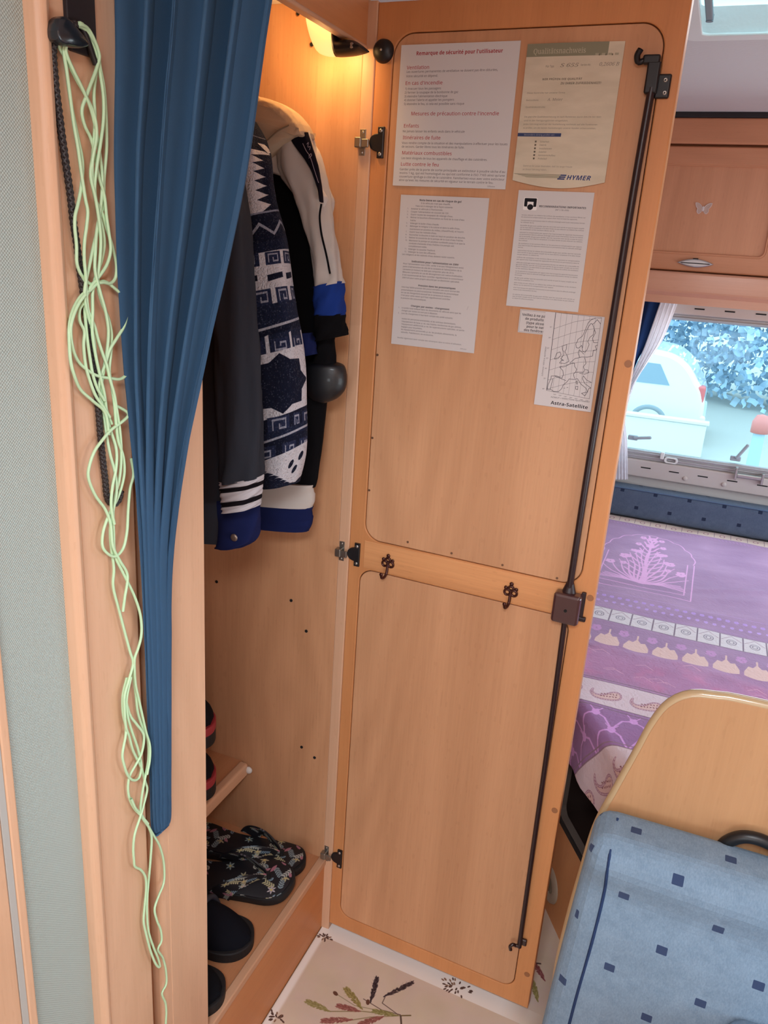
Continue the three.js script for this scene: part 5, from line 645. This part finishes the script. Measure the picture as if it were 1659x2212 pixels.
    const bx = -0.068, bz = -2.32; for (let i = -7; i <= 7; i++) { const a = i / 7, len = 0.36 * (1 - Math.abs(a) * 0.72), ex = bx + a * 0.125, ez = bz - len; const pts = []; for (let k = 0; k <= 12; k++) { const t = k / 12; pts.push([bx + (ex - bx) * Math.pow(t, 0.75) + 0.006 * Math.sin(t * 7 + i), bz - (bz - ez) * Math.pow(t, 1.2)]); } for (let k = 0; k < 12; k++) line([pts[k], pts[k + 1]], 9 - k * 0.5); if (i % 2 === 0) flower(ex, ez, 0.014); }
    for (let i = 0; i < 11; i++) { const y = bz - 0.05 - i * 0.036, l = 0.06 * (1 - i / 13); for (const s of [-1, 1]) { line([[bx, y], [bx + s * l * 0.5, y - 0.02], [bx + s * l, y - 0.055]], 7); if (i % 2) flower(bx + s * (l + 0.012), y - 0.06, 0.010); } } line([[bx, bz], [bx, bz - 0.42]], 9); flower(bx, bz - 0.43, 0.016);
    for (let s of [-1, 1]) for (let i = 0; i < 4; i++) line([[bx, bz], [bx + s * 0.06, bz - 0.01 + i * 0.006 - 0.02], [bx + s * (0.11 + 0.005 * i), bz - 0.035 + i * 0.012]], 6);
    // rows: little flowers, tiles, tulips, paisleys
    for (let x = -0.42; x < 0.5; x += 0.022) { flower(x, -2.17, 0.006, '#b48fd2'); flower(x + 0.011, -2.13, 0.005, '#bb98d6'); }
    line([[-0.42, -2.205], [0.5, -2.205]], 2, '#b691cb'); line([[-0.42, -2.095], [0.5, -2.095]], 2, '#a982bd');
    strip(-2.078, -2.0, '#d5cbd0'); for (let x = -0.4; x < 0.5; x += 0.0555) { line([[x, -2.076], [x, -2.002]], 4, '#7d6c7c'); line([[x + 0.004, -2.045], [x + 0.0277, -2.073], [x + 0.051, -2.045]], 3, '#b09aa6'); for (const r of [13, 7]) { c.strokeStyle = '#8e8490'; c.lineWidth = 3; c.beginPath(); c.ellipse(mx(x + 0.0277), my(-2.035), r, r * 1.25, 0, 0, 7); c.stroke(); } } line([[-0.42, -2.08], [0.5, -2.08]], 3, '#8a7788'); line([[-0.42, -1.998], [0.5, -1.998]], 4, '#8a7788');
    for (let x = -0.39; x < 0.5; x += 0.07) { c.fillStyle = '#dfbbb5'; c.beginPath(); c.moveTo(mx(x - 0.03), my(-1.868)); for (let k = 0; k <= 6; k++) c.lineTo(mx(x - 0.03 + 0.01 * k), my(-1.868 - (k % 2 ? 0.035 : 0.02) - 0.03 * Math.sin(k / 6 * Math.PI))); c.lineTo(mx(x + 0.03), my(-1.868)); c.quadraticCurveTo(mx(x), my(-1.85), mx(x - 0.03), my(-1.868)); c.fill(); line([[x, -1.93], [x, -1.95]], 5, '#dfbbb5'); flower(x + 0.035, -1.945, 0.012, '#c08fc0'); }
    for (let i = 0; i < 26; i++) { const x = -0.4 + hash(i, 1, 5) * 0.9, z = -1.84 + hash(i, 2, 5) * 0.14; line([[x, z], [x + 0.02, z - 0.012], [x + 0.04, z + 0.004]], 2, '#d9a3bd'); }
    strip(-1.668, -1.568, '#d9c3cc'); for (const z of [-1.678, -1.668, -1.568, -1.558]) line([[-0.42, z], [0.5, z]], 3, '#7f6577');
    const paisley = (x, z, s, a) => { c.save(); c.translate(mx(x), my(z)); c.rotate(a); c.scale(s, s * 1.25); c.beginPath(); c.moveTo(-44, -8); c.bezierCurveTo(-48, 22, -20, 20, 0, 4); c.bezierCurveTo(20, -22, 46, -20, 46, 2); c.bezierCurveTo(46, 24, 4, 30, -18, 30); c.bezierCurveTo(-40, 30, -56, 14, -44, -8); c.fillStyle = '#d9b5b2'; c.fill(); c.lineWidth = 6; c.strokeStyle = '#a5788a'; c.stroke(); c.lineWidth = 2; c.strokeStyle = '#e2c8cf'; c.setLineDash([4, 4]); c.stroke(); c.setLineDash([]); c.fillStyle = '#7d4a4e'; for (let i = 0; i < 12; i++) { c.beginPath(); c.ellipse(-14 + (i % 6) * 9, 6 + Math.floor(i / 6) * 11 - (i % 6) * 2, 3.2, 1.7, i, 0, 7); c.fill(); } c.restore(); };
    for (let i = 0; i < 10; i++) paisley(-0.335 + i * 0.086, -1.618, 0.78, 0);
    const V = '#d49ad8'; for (let i = 0; i < 12; i++) for (let j = 0; j < 2; j++) { const x = -0.4 + i * 0.078 + (j % 2) * 0.039, z = -1.535 + j * 0.058; flower(x, z, 0.0085, V); line([[x, z], [x + 0.02, z + 0.014], [x + 0.039, z + 0.058]], 5, V); line([[x, z], [x - 0.022, z + 0.012], [x - 0.039, z + 0.058]], 5, V); line([[x, z], [x + 0.012, z - 0.02]], 3, V); line([[x, z], [x - 0.014, z - 0.02]], 3, V); }
    // second paisley band and plain border towards the hem
    strip(-1.425, -1.318, '#d8c0c6'); strip(-1.308, -1.2, '#b383b4'); for (const z of [-1.435, -1.425, -1.318, -1.308]) line([[-0.42, z], [0.5, z]], 3.5, '#90707f'); for (let i = 0; i < 10; i++) paisley(-0.36 + i * 0.088, -1.372, 0.82, 0.5);
  });
  const cover = thing('bedspread', 'mauve Indian-style bedspread with a flowering niche and paisley bands draped over the bed', 'bedspread', [0.2, 0.6, -2.2]);
  const spread = (s, v) => {
    const x = lerp(x0 - 0.2, 1.05, s), hem = 0.138 + 0.05 * clamp((x + 0.13) / 0.09) + 0.006 * Math.sin(x * 40), zEnd = Math.min(-1.06, BZ + (hem + 0.02 - (x - BX) * NX) / NZ);
    const z = lerp(z0, zEnd, v), e = (x - BX) * NX + (z - BZ) * NZ - 0.022, R = 0.02; let X = x, Z = z, Y = 0.6;
    const wr = 0.007 * (fbm(x * 5, z * 9, 41, 3) - 0.5) + 0.004 * (fbm(x * 3 + z * 2, z * 26 + x * 8, 47, 2) - 0.5) + 0.006 * Math.pow(Math.max(0, 1 - Math.abs(z + 2.36 + 0.5 * (x - 0.1)) / 0.03), 2) * clamp(x * 8) + 0.004 * Math.pow(Math.max(0, 1 - Math.abs(z + 1.84 - 0.12 * x + 0.02 * Math.sin(x * 13)) / 0.02), 2) + 0.003 * Math.pow(Math.max(0, 1 - Math.abs(z + 1.70 - 0.06 * x) / 0.02), 2);
    Y += wr;
    if (e > -R) { const a = Math.min((e + R) / R, Math.PI / 2), d = Math.max(0, e + R - R * Math.PI / 2), out = R * Math.sin(a) - (e + R), fl = 0.006 * Math.sin((x * 0.533 + z * 0.846) * 38) * clamp(d / 0.05); X = x + NX * (out + fl + 0.02 * clamp(d / 0.1) * 0.4); Z = z + NZ * (out + fl + 0.02 * clamp(d / 0.1) * 0.4); Y = 0.6 + wr - R * (1 - Math.cos(a)) - d; }
    return [X, Y, Z, (x - x0) / (x1 - x0), 1 - (z - z0) / (z1 - z0)];
  };
  part(cover, 'cloth', cloth(150, 170, spread, 0.002), std({ map: tex, roughness: 0.9, sheen: 0.3, sheenColor: new THREE.Color(0.5, 0.35, 0.5), bumpMap: dataTex(256, 256, (u, v) => { const k = 255 * fbm(u * 22, v * 22, 71, 4); return [k, k, k]; }, [9, 16], false), bumpScale: 0.0012 }));
  part(cover, 'hem', cloth(150, 4, (s, v) => { const a = spread(s, 0.992 + v * 0.008); a[0] += NX * 0.0006; a[2] += NZ * 0.0006; return a; }, 0.0032), std({ map: tex, roughness: 0.9 }));
}

// ---------------------------------------------------------------- spotted blue upholstery
const spots = canvasTex(512, 512, (c, w, h) => {
  const img = c.createImageData(w, h); for (let y = 0; y < h; y++) for (let x = 0; x < w; x++) { const k = (fbm(x / 5, y / 12, 121, 3) - 0.5) * 22 + (hash(x, y, 5) - 0.5) * 14 + (fbm(x / 70, y / 70, 125, 2) - 0.5) * 14, o = (y * w + x) * 4; img.data[o] = 117 + k; img.data[o + 1] = 141 + k; img.data[o + 2] = 163 + k; img.data[o + 3] = 255; } c.putImageData(img, 0, 0);
  c.fillStyle = '#2b3d60'; for (const [x, y] of [[0, 0], [w, 0], [0, h], [w, h], [w / 2, h / 2]]) { c.beginPath(); c.roundRect(x - 30, y - 27, 60, 54, 6); c.fill(); }
});
spots.wrapS = spots.wrapT = THREE.RepeatWrapping;
const spotted = (ox, oy) => { const t = spots.clone(); t.repeat.set(1 / 0.118, 1 / 0.118); t.offset.set(ox, oy); t.needsUpdate = true; return std({ map: t, roughness: 0.95, sheen: 0.35, sheenColor: new THREE.Color(0.35, 0.42, 0.5), bumpMap: fabricBump, bumpScale: 0.0005 }); };
{
  const t = thing('bolster_cushion', 'long flat blue cushion with dark spots along the wall under the rear window', 'cushion', [0.2, 0.6, -3.0]);
  const g = softBox(1.45, 0.114, 0.075, 0.018, 0.002, [40, 8, 6]); g.translate(0.35, 0.660, -2.99); const BM = spotted(0.24, 0.12); BM.color.set(0xb3a9b0); part(t, 'cover', g, BM);
  part(t, 'piping', tube([[-0.37, 0.711, -2.956], [0.3, 0.7125, -2.955], [1.07, 0.711, -2.956]], 0.003, 40, 6), fabric(0x56667f));
}
{
  const t = thing('bench_seat', 'bench seat with a rounded beech back board and a spotted blue cushion beside the bed', 'bench', [0.35, 0, -0.9]);
  const pts = [[-0.044, 0.02], [-0.042, 0.338], [-0.047, 0.445], [-0.043, 0.548], [-0.036, 0.64], [-0.028, 0.726], [-0.010, 0.80], [0.008, 0.87], [0.019, 0.913], [0.033, 0.947], [0.055, 0.968], [0.085, 0.9755], [0.15, 0.98], [0.5, 0.985], [0.74, 0.98]];
  const sp = new THREE.SplineCurve(pts.map((p) => new THREE.Vector2(...p))).getPoints(120), s = new THREE.Shape([...sp, new THREE.Vector2(0.74, 0.02)]);
  part(t, 'back_board', extrude(s, -1.012, -0.998, 0.001), woodMat([182, 138, 99], 83, 0.8));
  part(t, 'edge_trim', new THREE.TubeGeometry(new THREE.CatmullRomCurve3(sp.map((p) => V3(p.x, p.y, -1.005))), 160, 0.0075, 10).translate(0, 0, -0.001).scale(1, 1, 1), std({ color: 0xb9a07c, roughness: 0.28, clearcoat: 0.5 }), 'rounded beige plastic edge');
  part(t, 'bench_base', box(-0.02, 0.74, 0, 0.40, -0.995, -0.52, 0.004), W_FRAME);
  const c = softBox(0.77, 0.44, 0.085, 0.024, 0.008, [60, 40, 12]); const p = c.attributes.position;
  for (let i = 0; i < p.count; i++) { const y = p.getY(i), x = p.getX(i), left = clamp((-x - 0.30) / 0.08); p.setX(i, x + left * (-0.026 * (1 - Math.pow(clamp((y + 0.23) / 0.46), 1.3)) )); if (p.getZ(i) > 0) p.setZ(i, p.getZ(i) + 0.008 * Math.exp(-Math.pow((y - 0.185) / 0.03, 2)) - 0.009 * Math.exp(-Math.pow((y - 0.13) / 0.035, 2))); } c.computeVertexNormals();
  c.translate(0.355, 0.559, -0.9535);
  { const n = c.attributes.normal, uv = c.attributes.uv; for (let i = 0; i < p.count; i += 3) { let ax = 0, ay = 0, az = 0; for (let k = 0; k < 3; k++) { ax += n.getX(i + k); ay += n.getY(i + k); az += n.getZ(i + k); } for (let k = 0; k < 3; k++) { const d = Math.max(0, -0.911 - p.getZ(i + k)), up = Math.max(0, p.getY(i + k) - 0.74) / 0.04; uv.setXY(i + k, p.getX(i + k) - (ax < -Math.abs(ay) && ax < -Math.abs(az) ? d : 0), p.getY(i + k) + (ay > Math.abs(ax) ? d : d * clamp(up))); } } }
  const back = part(t, 'back_cushion', c, spotted(-0.195, 0.051), 'spotted blue back cushion');
  const skin = (x, y) => { let best = 9, z = -0.92; for (let i = 0; i < p.count; i++) { if (p.getZ(i) < -0.955) continue; const d = Math.hypot(p.getX(i) - x, p.getY(i) - y); if (d < best) { best = d; z = p.getZ(i); } } return z; };
  mesh('seam_piping', tube([[-0.003, 0.7795, -0.965], ...[[-0.004, 0.765], [-0.003, 0.735], [-0.002, 0.70], [-0.003, 0.66], [-0.005, 0.62], [-0.008, 0.57], [-0.012, 0.51], [-0.015, 0.45], [-0.018, 0.39]].map(([x, y]) => [x, y, skin(x, y) + 0.0002])], 0.0021, 80, 6).applyMatrix4(t.matrixWorld.clone().invert()), fabric(0x33456b), back);
  const q = softBox(0.60, 0.16, 0.44, 0.03, 0.010, [30, 10, 24]); q.translate(0.472, 0.512, -0.695); part(t, 'seat_cushion', q, spotted(0.1, 0.3), 'spotted blue seat cushion');
  part(t, 'grab_handle', new THREE.TubeGeometry(curve([[0.128, 0.745, -0.992], [0.137, 0.78, -0.985], [0.155, 0.797, -0.983], [0.18, 0.799, -0.983], [0.205, 0.787, -0.985], [0.215, 0.755, -0.992]]), 40, 0.0085, 12), std({ color: 0x151619, roughness: 0.4 }), 'black curved handle');
}

// ---------------------------------------------------------------- overhead locker, window curtains
{
  const t = thing('overhead_locker', 'beech overhead locker with one recessed door above the rear window', 'locker', [0.2, 1.39, -2.9]);
  const LM = woodMat([206, 142, 106], 95, 0.9), LR = woodMat([206, 140, 104], 97, 0.6), LL = woodMat([210, 152, 124], 99, 0.6, 0.22);
  part(t, 'carcass', box(-0.7, 1.1, 1.40, 1.93, -3.05, -2.835, 0.002, 'x'), W_INNER);
  part(t, 'top_rail', box(-0.7, 1.1, 1.862, 1.934, -2.84, -2.80, 0.006, 'x'), LR);
  const d = new THREE.Shape([[-0.5, 1.491], [0.131, 1.491], [0.131, 1.855], [-0.5, 1.855]].map((p) => new THREE.Vector2(...p))); d.holes.push(roundRect(-0.45, 0.101, 1.5435, 1.803, 0.018, THREE.Path));
  const doorG = part(t, 'locker_door', extrude(d, -2.836, -2.806, 0.004, 'x'), LR);
  const put = (n, g, m, l) => mesh(n, g.applyMatrix4(t.matrixWorld.clone().invert()), m, doorG, l);
  put('door_panel', box(-0.46, 0.11, 1.535, 1.812, -2.83, -2.8125, 0.002), LM);
  { const b = roundRect(-0.4525, 0.1035, 1.541, 1.8055, 0.019); b.holes.push(roundRect(-0.4465, 0.0975, 1.547, 1.7995, 0.016, THREE.Path)); put('panel_bead', extrude(b, -2.814, -2.807, 0.002, 'x'), LR); }
  { const h = new THREE.Shape(); h.moveTo(-0.055, 0); h.quadraticCurveTo(-0.03, 0.0135, 0, 0.0135); h.quadraticCurveTo(0.03, 0.0125, 0.055, 0.0); h.quadraticCurveTo(0.03, -0.012, 0, -0.0125); h.quadraticCurveTo(-0.03, -0.011, -0.055, 0); const g = extrude(h, 0, 0.011, 0.004); g.translate(-0.094, 1.5155, -2.806); put('handle', g, std({ color: 0xb9b3b2, metalness: 0.7, roughness: 0.4 }), 'silver leaf-shaped handle'); put('handle_button', box(-0.103, -0.087, 1.5265, 1.531, -2.806, -2.797, 0.001), DARK); }
  part(t, 'locker_door', box(0.136, 0.75, 1.491, 1.855, -2.836, -2.806, 0.004, 'x'), LR);
  { const s = new THREE.Shape(); s.moveTo(2.84, 1.487); s.lineTo(2.795, 1.487); s.quadraticCurveTo(2.788, 1.486, 2.788, 1.478); s.lineTo(2.788, 1.436); s.quadraticCurveTo(2.786, 1.426, 2.793, 1.420); s.lineTo(2.80, 1.412); s.lineTo(2.80, 1.388); s.lineTo(2.84, 1.388); const g = new THREE.ExtrudeGeometry(s, { depth: 1.8, bevelEnabled: false, curveSegments: 8 }); g.rotateY(Math.PI / 2); g.translate(-0.7, 0, 0); part(t, 'bottom_rail', uvBox(toCreasedNormals(g, 0.7), 'x'), LL, 'rounded pale bottom rail'); }
  structure('trim_3', box(-0.7, 1.1, 1.934, 1.95, -2.85, -2.80, 0.003, 'x'), std({ color: 0x201c20, roughness: 0.6 }));
}
{
  const t = thing('butterfly_sticker', 'pale glittery butterfly sticker on the overhead locker door', 'sticker', [-0.1005, 1.679, -2.8115]);
  const tri = std({ color: 0xe6d6d2, roughness: 0.4 }), tri2 = std({ color: 0xc3a294, roughness: 0.5 });
  const wing = (m, k) => { const s = new THREE.Shape(); s.moveTo(m * 0.001, 0.0); s.bezierCurveTo(m * 0.006, 0.010, m * 0.014, 0.017, m * 0.024, 0.016); s.bezierCurveTo(m * 0.0235, 0.009, m * 0.021, 0.003, m * 0.015, -0.001); s.bezierCurveTo(m * 0.019, -0.006, m * 0.017, -0.013, m * 0.011, -0.0155); s.bezierCurveTo(m * 0.006, -0.0145, m * 0.002, -0.008, m * 0.001, 0); return s; };
  for (const m of [-1, 1]) { const g = new THREE.ExtrudeGeometry(wing(m), { depth: 0.0006, bevelEnabled: false, curveSegments: 10 }); mesh('wing', g, tri2, t); mesh('wing_outline', new THREE.TubeGeometry(new THREE.CatmullRomCurve3(wing(m).getPoints(10).map((p) => V3(p.x, p.y, 0.0008)), true), 90, 0.0007, 6, true), tri, t); }
  mesh('body', new THREE.CapsuleGeometry(0.0011, 0.014, 4, 8).translate(0, -0.001, 0.001), tri, t);
}
function drape(t, name, L, R, z, amp, n, mat, sd) { return part(t, name, cloth(60, 70, (s, v) => { const a = sample(L, v), b = sample(R, v); return [lerp(a[0], b[0], s), lerp(a[1], b[1], s), z + amp * Math.sin(s * Math.PI * 2 * n + 0.6 * Math.sin(v * 5 + sd)) * (0.6 + 0.4 * Math.sin(v * 3)), s, 1 - v]; }, 0.0012), mat); }
{
  const t = thing('window_curtain', 'dark blue curtain strip at the rear window edge behind the white net', 'curtain', [-0.3, 1.05, -2.96]);
  drape(t, 'fabric', [[-0.36, 1.39], [-0.36, 1.2], [-0.34, 1.0], [-0.33, 0.76]], [[-0.186, 1.39], [-0.212, 1.24], [-0.245, 1.12], [-0.268, 0.76]], -2.975, 0.012, 4, fabric(0x28406e), 1);
  part(t, 'heading', box(-0.36, -0.186, 1.385, 1.395, -2.99, -2.96, 0.003), fabric(0x28406e));
}
{
  const t = thing('net_curtain', 'sheer white net curtain swept aside at the rear window', 'curtain', [-0.2, 1.05, -2.94]);
  const NET = new THREE.MeshPhysicalMaterial({ color: 0xf0edf0, roughness: 0.95, transmission: 0.4, thickness: 0 });
  drape(t, 'veil', [[-0.188, 1.385], [-0.215, 1.233], [-0.238, 1.145], [-0.262, 1.04], [-0.262, 0.94], [-0.25, 0.82], [-0.24, 0.742]], [[-0.133, 1.384], [-0.157, 1.27], [-0.187, 1.197], [-0.226, 1.105], [-0.242, 0.985], [-0.22, 0.882], [-0.197, 0.749]], -2.945, 0.006, 4, NET, 3);
  part(t, 'heading', box(-0.19, -0.131, 1.383, 1.39, -2.953, -2.937, 0.002), WHITE);
}

// ---------------------------------------------------------------- outside the rear window
structure('ground', box(-30, 30, -1.15, -1.05, -60, 20, 0.001, 'x'), std({ color: 0xb9b4ac, roughness: 0.9 }));
{
  const car = thing('car', 'pale silver estate car parked outside beyond the rear window', 'car', [-1.75, -1.05, -13.4]);
  const PAINT = std({ color: 0xe9eaec, roughness: 0.35, clearcoat: 0.8 }), GL = std({ color: 0x8fa2b0, roughness: 0.1 });
  car.scale.y = 0.93; const s = new THREE.Shape(); s.moveTo(-2.1, 0.28); s.lineTo(1.55, 0.28); s.quadraticCurveTo(1.74, 0.32, 1.74, 0.55); s.quadraticCurveTo(1.75, 0.85, 1.6, 1.0); s.quadraticCurveTo(1.42, 1.34, 1.15, 1.38); s.quadraticCurveTo(0.3, 1.5, -0.45, 1.38); s.quadraticCurveTo(-0.9, 1.2, -1.2, 0.92); s.quadraticCurveTo(-1.9, 0.85, -2.1, 0.62); s.closePath();
  const g = new THREE.ExtrudeGeometry(s, { depth: 1.5, bevelEnabled: true, bevelSize: 0.08, bevelThickness: 0.1, bevelSegments: 4, curveSegments: 12 }); g.translate(0, 0, -0.75); mesh('body', g, PAINT, car);
  for (const [a, b] of [[-0.95, -0.2], [-0.12, 0.62], [0.7, 1.28]]) { const q = new THREE.Shape(); q.moveTo(a + 0.03, 0.94); q.lineTo(b, 0.94); q.lineTo(b - (b > 1 ? 0.18 : 0.02), 1.26); q.lineTo(a + (a < -0.5 ? 0.38 : 0.06), 1.27); q.closePath(); mesh('window', new THREE.ExtrudeGeometry(q, { depth: 0.03, bevelEnabled: false }).translate(0, 0, 0.83), GL, car); }
  mesh('tail_light', box(1.6, 1.79, 0.62, 0.98, 0.62, 0.84, 0.04), std({ color: 0xd86a6a, roughness: 0.3 }), car); mesh('bumper', box(1.5, 1.86, 0.3, 0.52, -0.8, 0.84, 0.05), PAINT, car);
  for (const x of [-1.35, 1.05]) for (const z of [-0.75, 0.78]) mesh('wheel', merge([new THREE.TorusGeometry(0.24, 0.08, 12, 28).translate(x, 0.32, z), cyl(0.2, 0.2, 0.1, 20).rotateX(Math.PI / 2).translate(x, 0.32, z)]), std({ color: 0x9aa2a8, roughness: 0.6 }), car);
}
{
  const t = thing('barrier', 'low white wall standing in front of the parked car outside the rear window', 'barrier', [-0.5, -1.05, -11.9]);
  mesh('wall_body', box(-3, 0.64, 0.0, 0.47, -0.05, 0.05, 0.02, 'x'), WHITE, t); mesh('coping', box(-3.02, 0.67, 0.47, 0.52, -0.08, 0.08, 0.015, 'x'), WHITE, t);
}
{
  const t = thing('post_marker', 'red topped pale post standing outside beyond the rear window', 'post', [0.76, -1.05, -11]);
  mesh('post', cyl(0.07, 0.08, 0.62, 16).translate(0, 0.31, 0), std({ color: 0xaec6d4, roughness: 0.6 }), t); mesh('cap', lathe([[0, 0.86], [0.07, 0.84], [0.11, 0.76], [0.11, 0.62], [0, 0.62]], 20), std({ color: 0xd98078, roughness: 0.4 }), t);
}
{ // greenery behind the car, haze and glare put into its leaf colour
  const geo = new THREE.PlaneGeometry(0.11, 0.065, 2, 1); { const p = geo.attributes.position; for (let i = 0; i < p.count; i++) p.setZ(i, -Math.abs(p.getX(i)) * 0.4); geo.computeVertexNormals(); }
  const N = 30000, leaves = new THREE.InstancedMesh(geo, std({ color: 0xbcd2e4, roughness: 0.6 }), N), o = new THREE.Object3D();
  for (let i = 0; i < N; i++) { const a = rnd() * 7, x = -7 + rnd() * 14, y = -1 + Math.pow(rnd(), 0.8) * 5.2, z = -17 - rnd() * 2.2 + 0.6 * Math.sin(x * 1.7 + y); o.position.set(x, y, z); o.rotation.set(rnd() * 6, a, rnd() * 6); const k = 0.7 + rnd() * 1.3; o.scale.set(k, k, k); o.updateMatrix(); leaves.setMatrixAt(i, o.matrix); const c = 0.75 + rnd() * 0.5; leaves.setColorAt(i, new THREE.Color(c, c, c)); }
  leaves.name = 'foliage'; leaves.userData.kind = 'stuff'; leaves.userData.label = 'dense leaves of the trees beyond the parked car, coloured pale blue for haze'; leaves.userData.category = 'foliage'; scene.add(leaves);
}

renderer.render(scene, camera);
